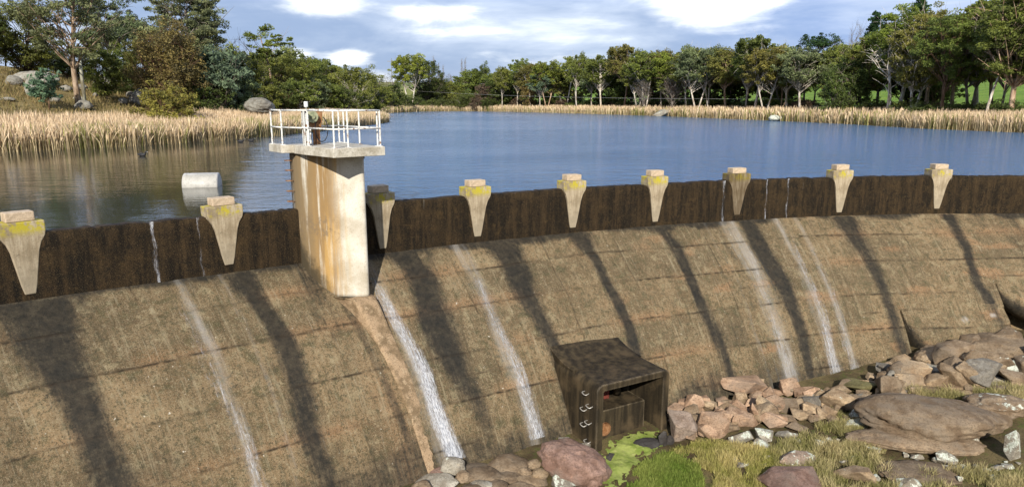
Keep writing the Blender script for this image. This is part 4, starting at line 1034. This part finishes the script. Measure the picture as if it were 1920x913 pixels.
# domed gums with clear pale trunks
for i in range(5): proto('gum%d' % i, 20+i*7, 13, .5 - .06*(i % 3), 3.3+.25*(i % 3), 9.8, 3.0, 48, 240, .19, 1.25, .22, 1+(i % 2), .05, .7)
for i in range(3): proto('near%d' % i, 60+i*5, 14, .38, 4.0, 9.4, 4.6, 78, 420, .135, 1.25, .30, 1+(i == 2), .05, .58, 0, 1)
for i in range(2): proto('open%d' % i, 90+i*3, 14, .38, 3.6, 9.8, 4.4, 46, 330, .13, 1.15, .27, 1, .08, .6, 0, 1)
for i in range(2): proto('dense%d' % i, 110+i*5, 10, .06, 3.3, 5.4, 4.7, 75, 280, .14, 1.15, .26, 2, .05, .8)
proto('rust', 131, 10, .08, 3.2, 5.6, 4.4, 60, 230, .13, 1.15, .25, 2, .06, .8, 0, 1, .5)
for i in range(2): proto('bush%d' % i, 140+i*3, 4, .02, 1.9, 1.7, 1.7, 34, 170, .11, .75, .07, 3, .08, .75)
for i in range(2): proto('wattle%d' % i, 150+i*3, 8, .12, 2.5, 4.7, 3.4, 40, 150, .2, 1.1, .14, 2, .06, .75)
proto('pine', 161, 14, .12, 3.0, 8.2, 6.0, 80, 130, .22, 1.0, .25, 1, .01, .5, 0, 0, 0, True)
proto('poplar', 171, 14, .05, .9, 8.0, 6.4, 60, 0, .1, .8, .18, 1, .01, .6, 1, 2)
proto('bare', 175, 10, .25, 2.8, 6.6, 3.4, 46, 0, .1, 1.1, .17, 2, .05, .6, 1, 3)
proto('dead', 179, 13, .30, 3.0, 8.8, 4.0, 16, 0, .1, 1.2, .26, 1, .05, .6, 1, 1)
proto('sapling', 183, 3.2, .25, 1.0, 2.1, 1.0, 18, 120, .13, .5, .05, 1, .03, .8)
proto('stringy', 187, 13, .50, 1.7, 10.0, 2.6, 13, 260, .13, .85, .16, 1, .14, .6, 0, 1)
LC = {'olive': (.105, .128, .032), 'bright': (.13, .16, .03), 'greygreen': (.125, .155, .085), 'bluegreen': (.09, .14, .10), 'dark': (.062, .082, .024), 'rust': (.118, .105, .044), 'brown': (.125, .128, .038), 'yellow': (.135, .135, .035), 'purple': (.10, .075, .06), 'pine': (.022, .05, .018), 'silver': (.2, .22, .19)}
BC = {'white': (.66, .61, .53), 'pink': (.46, .33, .23), 'grey': (.25, .22, .19), 'dark': (.07, .055, .04), 'tan': (.36, .27, .19), 'brown': (.2, .125, .08)}
def place_tree(kind, px, ytop, off, leaf, bark, name, label, cat, group=None, wscale=1.0, depth=None, yaw=None, sink=.1):
    """px, ytop: where the photo shows the tree; off: metres behind the waterline along that line of sight"""
    r = ray(px, 193)
    if depth is None:
        ts = np.linspace(30, 420, 1600); dd = shore_dist(r[0]*ts, r[1]*ts); k = np.where(dd < 0)[0]
        t0 = ts[k[-1]] if len(k) else 60.0
        depth = t0 + off
    x, y = r[0]*depth, depth; z = float(tz(np.array([x]), np.array([y]))[0]) - sink
    top_z = HC + (193-ytop)/F*depth
    tm, cm, H = PR[kind]; real = max(1.2, top_z - z); sc = real/H
    e = empty(name, (x, y, z), random.uniform(0, 6.28) if yaw is None else yaw); e.scale = (sc*wscale, sc*wscale, sc)
    o = link('trunk', tm, None, e); j = random.uniform(.85, 1.15); o.color = (*[c*j for c in BC[bark]], 1)
    if cm:
        o = link('crown', cm, None, e); j = random.uniform(.82, 1.2); j2 = random.uniform(.92, 1.1); c = LC[leaf]; o.color = (c[0]*j*j2, c[1]*j, c[2]*j, 1)
    tag(e, label, cat, group); return e
GR = 'pale trunked gums along the far right shore'; TR = 'domed gum with slender pale trunk in the far right row behind reeds'
GB = 'gums in the second row behind the far right shore'; TB = 'gum crown filling the second row behind the far right shore'
GU = 'dark shrubs under the far shore trees'; TU = 'dark low shrub under the trees behind the far reeds'
GL = 'dense olive trees behind the left hill'; TL = 'dense bushy tree in the thicket behind the left reeds and hill'
GF = 'trees on the far green slope'; TF = 'small distant tree on the green slope past the lake end'
# far right row, left to right
row = [(945, 135), (975, 126), (1000, 120), (1028, 124), (1085, 116), (1110, 122), (1128, 112), (1160, 101), (1185, 118), (1205, 108), (1238, 101), (1262, 112), (1288, 97), (1306, 96), (1330, 88), (1352, 108), (1392, 90), (1412, 88), (1428, 100), (1455, 92), (1476, 98), (1498, 100)]
for i, (x, y) in enumerate(row):
    g = 'gum%d' % (i*2 % 5); x += random.uniform(-9, 9); y += random.choice((-7, -3, 0, 4, 9))
    leaf = ['olive', 'olive', 'brown', 'bright', 'olive', 'greygreen', 'olive', 'brown'][i % 8]
    place_tree(g, x, y - random.uniform(-2, 5), 9 + (i*7 % 9), leaf, ['white', 'white', 'white', 'pink'][i % 4], 'gum_tree', TR, 'gum tree', GR, random.uniform(.8, 1.35))
place_tree('stringy', 1060, 105, 16, 'bright', 'white', 'gum_tree', 'gum with lollipop crown standing above the far shore row', 'gum tree')
place_tree('gum2', 1012, 138, 8, 'bluegreen', 'white', 'gum_tree', 'blue green gum among olive ones on the far shore', 'gum tree', None, 1.1)
place_tree('wattle0', 992, 140, 14, 'rust', 'brown', 'tree', 'small rusty red tree between far shore gums', 'tree', None, .7)
place_tree('bare', 1255, 140, 7, 'olive', 'grey', 'bare_tree', 'grey leafless tree among the far right gums', 'bare tree', 'leafless trees among the gums')
place_tree('bare', 1200, 150, 6, 'olive', 'grey', 'bare_tree', 'short grey leafless tree left of the tall pale trunks', 'bare tree', 'leafless trees among the gums')
for i in range(30):
    x = 935 + i*20 + random.uniform(-8, 8)
    yt = np.interp(x, [935, 1000, 1100, 1200, 1300, 1500], [138, 128, 122, 112, 104, 112]) + random.uniform(-4, 9)
    place_tree(('wattle0', 'gum1', 'wattle1', 'gum4', 'gum2')[i % 5], x, yt, 22 + (i*5 % 14), ['dark', 'olive', 'dark', 'brown'][i % 4], 'grey', 'gum_tree', TB, 'gum tree', GB, 1.45)
for i in range(34):
    x = 940 + i*17.3 + random.uniform(-6, 6)
    place_tree('bush%d' % (i % 2), x, random.uniform(180, 190), random.uniform(18, 26), ['dark', 'dark', 'purple', 'olive', 'dark'][i % 5], 'dark', 'shrub', TU, 'shrub', GU, random.uniform(1.2, 1.9))
# right cluster
GN = 'big gums above the right reeds'; TN = 'large leafy gum in the crowded right cluster above the reeds'
place_tree('dense0', 1568, 112, 9, 'dark', 'grey', 'tree', 'dark bushy tree at the left end of the right cluster', 'tree', None, 1.0)
place_tree('dead', 1652, 66, 9, 'olive', 'white', 'dead_tree', 'dead white limbed tree in front of the right cluster', 'dead tree', None, 1.3)
place_tree('near0', 1668, 22, 16, 'bright', 'white', 'gum_tree', 'bright green topped gum left of the middle of the right cluster', 'gum tree', None, 1.0)
place_tree('near1', 1880, -8, 9, 'olive', 'pink', 'gum_tree', 'biggest right edge gum with thick peeling pale trunk', 'gum tree', None, 1.1)
place_tree('stringy', 1832, 40, 8, 'olive', 'white', 'gum_tree', 'slim white trunked gum left of the biggest right edge gum', 'gum tree', None, 1.2)
for i, a in enumerate([(1605, 78, 14, 'near2', 'olive'), (1630, 70, 20, 'near1', 'olive'), (1700, 40, 12, 'near2', 'brown'), (1722, 32, 18, 'near0', 'brown'), (1748, 40, 10, 'open0', 'olive'), (1768, 36, 22, 'near1', 'olive'), (1800, 18, 14, 'near2', 'bright'), (1815, 30, 24, 'near0', 'dark'), (1845, 6, 17, 'near0', 'olive'), (1905, -5, 18, 'near2', 'brown'), (1940, -15, 10, 'near0', 'olive'), (1975, -15, 14, 'near1', 'olive'), (1548, 92, 20, 'gum1', 'olive'), (1585, 86, 26, 'gum3', 'brown'), (1690, 62, 26, 'dense1', 'dark'), (1735, 70, 28, 'dense0', 'olive'), (1860, 60, 12, 'open1', 'brown')]):
    place_tree(a[3], a[0], a[1], a[2], a[4], ['pink', 'grey', 'white', 'tan', 'brown'][i % 5], 'gum_tree', TN, 'gum tree', GN, random.uniform(.85, 1.05))
for i in range(16):
    x = 1530 + i*27 + random.uniform(-8, 8)
    place_tree('bush%d' % (i % 2), x, random.uniform(180, 198), random.uniform(7, 13), ['dark', 'dark', 'olive'][i % 3], 'dark', 'shrub', 'dark low shrub between the trunks of the right cluster', 'shrub', 'dark shrubs under the right cluster', random.uniform(1.0, 1.5))
place_tree('pine', 1690, 8, 60, 'pine', 'dark', 'pine_tree', 'dark pine poking above the bright green topped gum', 'pine tree', None, .8)
place_tree('pine', 1612, 32, 70, 'pine', 'dark', 'pine_tree', 'dark pine on the skyline left of the bright green topped gum', 'pine tree', None, .75)
place_tree('dense1', 1512, 72, 100, 'pine', 'dark', 'tree', 'dark rounded evergreen on the far grassy rise', 'tree', None, 1.25)
place_tree('bare', 1548, 76, 95, 'olive', 'dark', 'bare_tree', 'ragged bare tree right of the dark rounded evergreen', 'bare tree', None, .5)
place_tree('bare', 1582, 48, 80, 'olive', 'grey', 'bare_tree', 'tall bare grey tree left of the skyline pine', 'bare tree', None, .5)
# far centre
place_tree('dense1', 805, 118, 24, 'dark', 'grey', 'gum_tree', 'broad dark half of the tall twin crowned far gum', 'gum tree', None, 1.0)
place_tree('gum1', 775, 108, 14, 'bright', 'white', 'gum_tree', 'tall far gum with white forked trunk at the head of the lake', 'gum tree', None, 1.1)
place_tree('dense0', 905, 125, 40, 'dark', 'dark', 'tree', 'dark evergreen in front of the pale roofed shed', 'tree', None, .9)
for x, y in ((818, 108), (826, 120), (869, 113), (875, 112), (835, 124)):
    place_tree('poplar', x, y, 90, 'olive', 'grey', 'poplar_tree', 'bare columnar poplar on the skyline beyond the lake head', 'poplar', 'bare poplars on the far skyline', .9)
for i, (x, y) in enumerate([(718, 142), (735, 138), (752, 148), (845, 140), (858, 146)]):
    place_tree('bare', x, y, 50 + 8*i, 'olive', 'grey', 'bare_tree', 'purplish leafless tree on the far slope beyond the lake head', 'bare tree', 'leafless trees on the far slope', 1.2)
for i, (x, y, off, k, l) in enumerate([(700, 152, 16, 'wattle0', 'dark'), (722, 160, 14, 'wattle1', 'olive'), (742, 158, 20, 'wattle0', 'dark'), (760, 172, 12, 'bush0', 'dark'), (830, 150, 40, 'wattle1', 'brown'), (850, 158, 20, 'wattle0', 'olive'), (872, 142, 30, 'wattle1', 'olive'), (888, 135, 36, 'gum0', 'olive'), (925, 140, 26, 'gum3', 'olive'), (938, 150, 16, 'wattle0', 'dark'), (880, 168, 10, 'bush1', 'dark'), (910, 160, 12, 'wattle1', 'purple'), (800, 168, 30, 'bush0', 'silver'), (816, 172, 26, 'bush1', 'silver'), (842, 172, 26, 'bush0', 'silver'), (786, 178, 12, 'bush1', 'dark'), (810, 184, 10, 'bush0', 'dark'), (830, 182, 10, 'bush1', 'dark'), (850, 182, 10, 'bush0', 'dark'), (868, 178, 11, 'bush1', 'olive'), (740, 184, 9, 'bush0', 'dark'), (900, 178, 9, 'bush0', 'purple'), (920, 180, 9, 'bush1', 'dark')]):
    place_tree(k, x, y, off, l, 'grey', 'tree' if k[0] != 'b' else 'shrub', (TF if k[0] != 'b' else 'dark low shrub at the head of the lake') if l != 'silver' else 'silvery grey shrub on the far green slope', 'tree' if k[0] != 'b' else 'shrub', GF, random.uniform(1.0, 1.4))
# left: between the platform and the lake head
for i, (x, y, dep, k, l) in enumerate([(690, 134, 150, 'dense0', 'olive'), (662, 128, 135, 'dense1', 'olive'), (640, 132, 165, 'gum0', 'greygreen'), (618, 122, 140, 'gum2', 'olive'), (604, 118, 155, 'gum4', 'bright'), (582, 112, 120, 'dense1', 'olive'), (560, 102, 112, 'dense0', 'olive'), (545, 96, 130, 'gum3', 'greygreen'), (530, 120, 104, 'dense1', 'yellow'), (505, 108, 112, 'wattle1', 'olive'), (490, 118, 98, 'dense0', 'olive'), (470, 96, 120, 'wattle0', 'olive'), (450, 102, 96, 'dense1', 'greygreen'), (655, 165, 120, 'wattle0', 'dark'), (625, 160, 115, 'wattle1', 'olive'), (600, 150, 112, 'wattle0', 'greygreen'), (570, 150, 100, 'wattle1', 'olive'), (540, 158, 96, 'wattle0', 'dark'), (512, 160, 92, 'wattle1', 'olive'), (480, 160, 88, 'wattle0', 'dark')]):
    place_tree(k, x, y, 0, l, ['grey', 'white', 'brown'][i % 3], 'tree', 'bushy tree in the wood between the grey boulder and the lake head', 'tree', 'wood behind the railed platform', random.uniform(1.0, 1.25), depth=dep)
place_tree('stringy', 515, 46, 0, 'olive', 'pink', 'gum_tree', 'tall slender gum standing high above the wood left of the platform', 'gum tree', None, 1.55, depth=98)
place_tree('bare', 466, 74, 0, 'olive', 'dark', 'bare_tree', 'leafless dark tree on the skyline left of the tall slender gum', 'bare tree', None, 1.0, depth=125)
# left hill
place_tree('open0', 165, -34, 0, 'greygreen', 'tan', 'gum_tree', 'tall open grey green gum with leaning trunk on the left hill', 'gum tree', None, 1.2, depth=64, yaw=.6)
place_tree('open1', 235, -22, 0, 'greygreen', 'grey', 'gum_tree', 'loose grey green gum behind the hill right of the leaning gum', 'gum tree', None, 1.1, depth=84)
place_tree('near1', 375, -6, 0, 'greygreen', 'grey', 'gum_tree', 'spreading gum rising behind the rusty brown tree', 'gum tree', None, 1.15, depth=86)
place_tree('rust', 338, 48, 0, 'rust', 'brown', 'tree', 'rusty brown foliaged tree on the left bank', 'tree', None, 1.15, depth=72)
place_tree('rust', 302, 70, 0, 'brown', 'brown', 'tree', 'olive brown tree beside the rusty brown tree', 'tree', None, 1.0, depth=78)
place_tree('dense1', 72, 18, 0, 'olive', 'dark', 'tree', 'broad dense dark olive tree on the hill at far left', 'tree', None, 1.05, depth=80)
place_tree('near2', 8, 18, 0, 'dark', 'dark', 'tree', 'dark trunked tree at the left edge of the hill', 'tree', None, .9, depth=76)
place_tree('bush1', 322, 150, 0, 'yellow', 'brown', 'shrub', 'yellow green bush at the foot of the rusty brown tree', 'shrub', None, 1.1, depth=61)
place_tree('sapling', 108, 138, 0, 'bluegreen', 'brown', 'sapling', 'small blue green sapling on the left hillside', 'sapling', None, 1.1, depth=60)
place_tree('wattle1', 430, 92, 0, 'bluegreen', 'grey', 'tree', 'blue grey tree right of the rusty brown tree', 'tree', None, .9, depth=76)
place_tree('wattle0', 218, 98, 0, 'olive', 'dark', 'tree', 'small dark tree right of the leaning gum', 'tree', None, 1.0, depth=72)
for i, (x, y, dep, k, l) in enumerate([(130, 92, 92, 'dense0', 'dark'), (175, 96, 90, 'dense1', 'yellow'), (205, 60, 100, 'gum3', 'olive'), (265, 40, 96, 'gum1', 'greygreen'), (285, 96, 82, 'wattle0', 'dark'), (250, 92, 84, 'dense0', 'olive'), (395, 84, 92, 'dense1', 'olive'), (412, 110, 80, 'wattle0', 'olive'), (365, 110, 80, 'wattle1', 'brown'), (40, 60, 100, 'gum0', 'dark'), (-20, 60, 95, 'dense0', 'olive'), (-50, 20, 90, 'near0', 'olive'), (445, 130, 78, 'wattle1', 'greygreen'), (462, 150, 80, 'wattle0', 'dark'), (150, 112, 84, 'wattle1', 'dark'), (100, 98, 90, 'wattle0', 'dark'), (390, 150, 74, 'bush0', 'dark'), (350, 165, 76, 'bush1', 'dark'), (235, 150, 80, 'bush0', 'dark'), (205, 158, 80, 'bush1', 'dark')]):
    place_tree(k, x, y, 0, l, ['dark', 'grey', 'brown'][i % 3], 'tree' if k[0] != 'b' else 'shrub', TL if k[0] != 'b' else 'low dark shrub under the thicket behind the left hill', 'tree' if k[0] != 'b' else 'shrub', GL, random.uniform(1.0, 1.3), depth=dep)
# utility poles, wire and shed
def upole(px, ytop, depth, label, arm=1.2):
    r = ray(px, 193); x = r[0]*depth; z = float(tz(np.array([x]), np.array([depth]))[0]); top = HC + (193-ytop)/F*depth
    e = empty('utility_pole', (x, depth, z)); tag(e, label, 'utility pole')
    MB().tube([(0, 0, -.3), (0, 0, top-z)], [.2, .13], 8).build('pole', M['polewood'], e)
    MB().box(-arm, arm, -.08, .08, top-z-1.5, top-z-1.3).box(-.05, .05, -.02, .02, top-z-.2, top-z).build('crossarm', M['polewood'], e); return Vector((x, depth, top-1.4))
upole(741, 114, 330, 'grey utility pole with crossarm standing above the far slope', 1.9)
p1 = HC
a = at_depth(780, 171, 255); b = at_depth(1480, 186, 132)
pts = [tuple(np.array(a)*(1-t) + np.array(b)*t + np.array([0, 0, -2.2*4*t*(1-t)*.35])) for t in np.linspace(0, 1, 24)]
tag(MB().tube(pts, .022, 5).build('power_line', M['iron']), 'thin pale wire strung in front of the far shore trees', 'power line')
p = at_depth(156, 168, 66); zt = float(tz(p[0], p[1]))
tag(MB().tube([(0, 0, -.4), (0.03, 0, HC + (193-88)/F*66 - zt)], [.17, .12], 10).build('timber_pole', M['bark'], None, True, loc=(p[0], p[1], zt)), 'straight pale grey pole beside the leaning gum on the left hill', 'pole')
bpy.data.objects['timber_pole'].color = (.42, .42, .33, 1)
sh = at_depth(918, 160, 318); zg = float(tz(sh[0], sh[1]))
e = empty('shed', (sh[0], sh[1], zg)); tag(e, 'pale roofed farm shed half hidden behind far trees', 'shed')
hz = max(2.5, sh[2]-zg)
MB().box(-4.6, 4.6, -3, 3, -.5, hz).build('wall', M['housewall'], e)
MB().add([(-5, -3.4, hz+.003), (5, -3.4, hz+.003), (5, 3.4, hz+.003), (-5, 3.4, hz+.003), (-5, 0, hz+1.5), (5, 0, hz+1.5)], [(0, 1, 5, 4), (2, 3, 4, 5), (0, 4, 3), (1, 2, 5), (0, 3, 2, 1)]).build('roof', M['metalroof'], e)

# ------------------------------------------------------------------ float and water birds
p = at(373, 351, -.07)
fl = empty('float', (p[0], p[1]+.3, -.07), .22); tag(fl, 'pale half sunk cylindrical float on the calm water by the reeds', 'float')
fm = MB(); prf = [(-.62, .44), (-.60, .47), (-.585, .48), (.585, .48), (.60, .47), (.62, .44)]
fm.tube([(x, 0, .02) for x, _ in prf], [q for _, q in prf], 36); o = fm.build('drum', M['buoy'], fl)
for q in o.data.polygons: q.use_smooth = abs(q.normal.x) < .5
bnd = MB().tube([(-.50, 0, .02), (-.47, 0, .02)], .486, 36); bnd.build('band', M['buoy'], fl)
GD = 'black water birds near the left reeds'
for x, y, l, yw in ((267, 293, 'nearest black water bird swimming off the left reeds', 0), (452, 267, 'left bird of the pair swimming near the reed edge', .3), (471, 265.5, 'right bird of the pair swimming near the reed edge', .1), (728, 229, 'distant black water bird at the tip of the reeds', 2.8)):
    p = at(x, y, -.07); e = empty('water_bird', (p[0], p[1], -.07), yw); e.scale = (1.25,)*3; tag(e, l, 'bird', GD)
    MB().tube([(-.22, 0, .10), (-.17, 0, .08), (-.08, 0, .065), (.04, 0, .06), (.12, 0, .075), (.155, 0, .12), (.165, 0, .17), (.18, 0, .20), (.215, 0, .20), (.235, 0, .195)], [.012, .045, .085, .09, .065, .037, .03, .04, .034, .015], 10).build('body', M['feather'], e, True)
    MB().tube([(.235, 0, .195), (.285, 0, .185)], [.014, .004], 6).build('beak', M['beak'], e)

# ------------------------------------------------------------------ sky, sun and exposure
SUN_AZ = math.radians(180 + 4); SUN_EL = math.radians(30)      # clockwise from +Y
sdir = Vector((math.sin(SUN_AZ)*math.cos(SUN_EL), math.cos(SUN_AZ)*math.cos(SUN_EL), math.sin(SUN_EL)))
ld = bpy.data.lights.new('sun', 'SUN'); lo = bpy.data.objects.new('sun', ld); col.objects.link(lo)
ld.energy = 4.9; ld.angle = math.radians(.8); ld.color = (1, .95, .86); lo.rotation_euler = sdir.to_track_quat('Z', 'Y').to_euler(); lo.location = (-20, -30, 40)
w = bpy.data.worlds.new('World'); scene.world = w; w.use_nodes = True; nt = w.node_tree; nt.nodes.clear()
class WN(NT):
    def __init__(s): s.t = nt
t = WN(); out = t.n('OutputWorld'); bg = t.n('Background'); bg.inputs[1].default_value = .095; t.lk(bg.outputs[0], out.inputs[0])
sky = t.n('TexSky', sky_type='NISHITA'); sky.sun_disc = False; sky.sun_elevation = SUN_EL; sky.sun_rotation = SUN_AZ; sky.air_density = 1.0; sky.dust_density = .6; sky.ozone_density = 1.6
d = t.n('TexCoord').outputs['Generated']
n1 = t.noise(t.map(d, (3.2, 3.2, 15)), 1.0, 6, .55, .35); n2 = t.noise(t.map(d, (7, 7, 26), (3, 1, 2)), 1.0, 6, .58, .5)
cov = t.math('ADD', t.math('MULTIPLY', n1, .7), t.math('MULTIPLY', n2, .3))
cloud = t.mix(t.ramp(cov, .40, .62), (2.7, 3.6, 5.6), (5.4, 6.2, 7.8))
bright = t.ramp(t.math('ADD', cov, 0.0), .56, .70)
def blob(px, py, sx, sy, amp):
    r = Vector(ray(px, py)).normalized()
    v = t.n('VectorMath', operation='SUBTRACT'); t.lk(d, v.inputs[0]); v.inputs[1].default_value = r
    mp = t.map(v.outputs[0], (1/sx, 1/sx, 1/sy)); L = t.n('VectorMath', operation='LENGTH'); t.lk(mp, L.inputs[0])
    return t.math('MULTIPLY', t.ramp(L.outputs['Value'], 1.0, .0), amp)
bl = None
for a in ((1350, 0, .13, .055, 1.2), (620, 12, .10, .025, .6), (810, 25, .10, .022, .6), (655, 108, .05, .018, .8), (560, 102, .05, .014, .6), (720, 150, .12, .03, .3), (1120, 110, .2, .02, .3), (900, 60, .2, .012, .25)):
    b_ = blob(*a); bl = b_ if bl is None else t.math('ADD', bl, b_)
n3 = t.noise(t.map(d, (13, 13, 46), (1, 5, 2)), 1.0, 6, .6, .4)
bb = t.ramp(t.math('ADD', t.math('MULTIPLY', bl, .62), t.math('ADD', t.math('MULTIPLY', n2, .55), t.math('MULTIPLY', n3, .55))), .60, 1.0)
cloud = t.mix(t.math('ADD', t.math('MULTIPLY', bright, .6), bb, None, True), cloud, (11.5, 11.6, 11.4))
sz = t.n('SeparateXYZ'); t.lk(d, sz.inputs[0]); hi = t.math('MULTIPLY', t.math('ADD', 1.0, t.math('MULTIPLY', t.ramp(sz.outputs[2], .12, .24, 0, 1.7), t.ramp(sz.outputs[1], .2, .6))), t.ramp(sz.outputs[2], .50, .75, 1.0, .40))  # sky ahead, above the view, brightened to lift the lake's reflections
hv = t.n('VectorMath', operation='SCALE'); t.lk(cloud, hv.inputs[0]); t.lk(hi, hv.inputs['Scale']); cloud = hv.outputs[0]
# unseen clear blue break up on the right, added to colour the lake's reflection
r = Vector((.48, .80, .36)).normalized(); v = t.n('VectorMath', operation='DOT_PRODUCT'); t.lk(d, v.inputs[0]); v.inputs[1].default_value = r
gap = t.math('MULTIPLY', t.math('MULTIPLY', t.ramp(v.outputs['Value'], .90, .97), t.ramp(n1, .85, .4)), t.ramp(sz.outputs[2], .13, .24, .15, 1))
clear = t.mix(.9, sky.outputs[0], (.4, 2.6, 11.0))
cl = t.mix(t.math('MULTIPLY', gap, .9), cloud, clear)
fin = t.mix(.90, sky.outputs[0], cl)
t.lk(fin, bg.inputs[0])
scene.view_settings.view_transform = 'Standard'; scene.view_settings.look = 'None'; scene.view_settings.exposure = 0.45; scene.view_settings.gamma = 1; scene.view_settings.use_curve_mapping = False
scene.cycles.max_bounces = 6; scene.cycles.diffuse_bounces = 2; scene.cycles.transparent_max_bounces = 12; scene.cycles.use_denoising = True
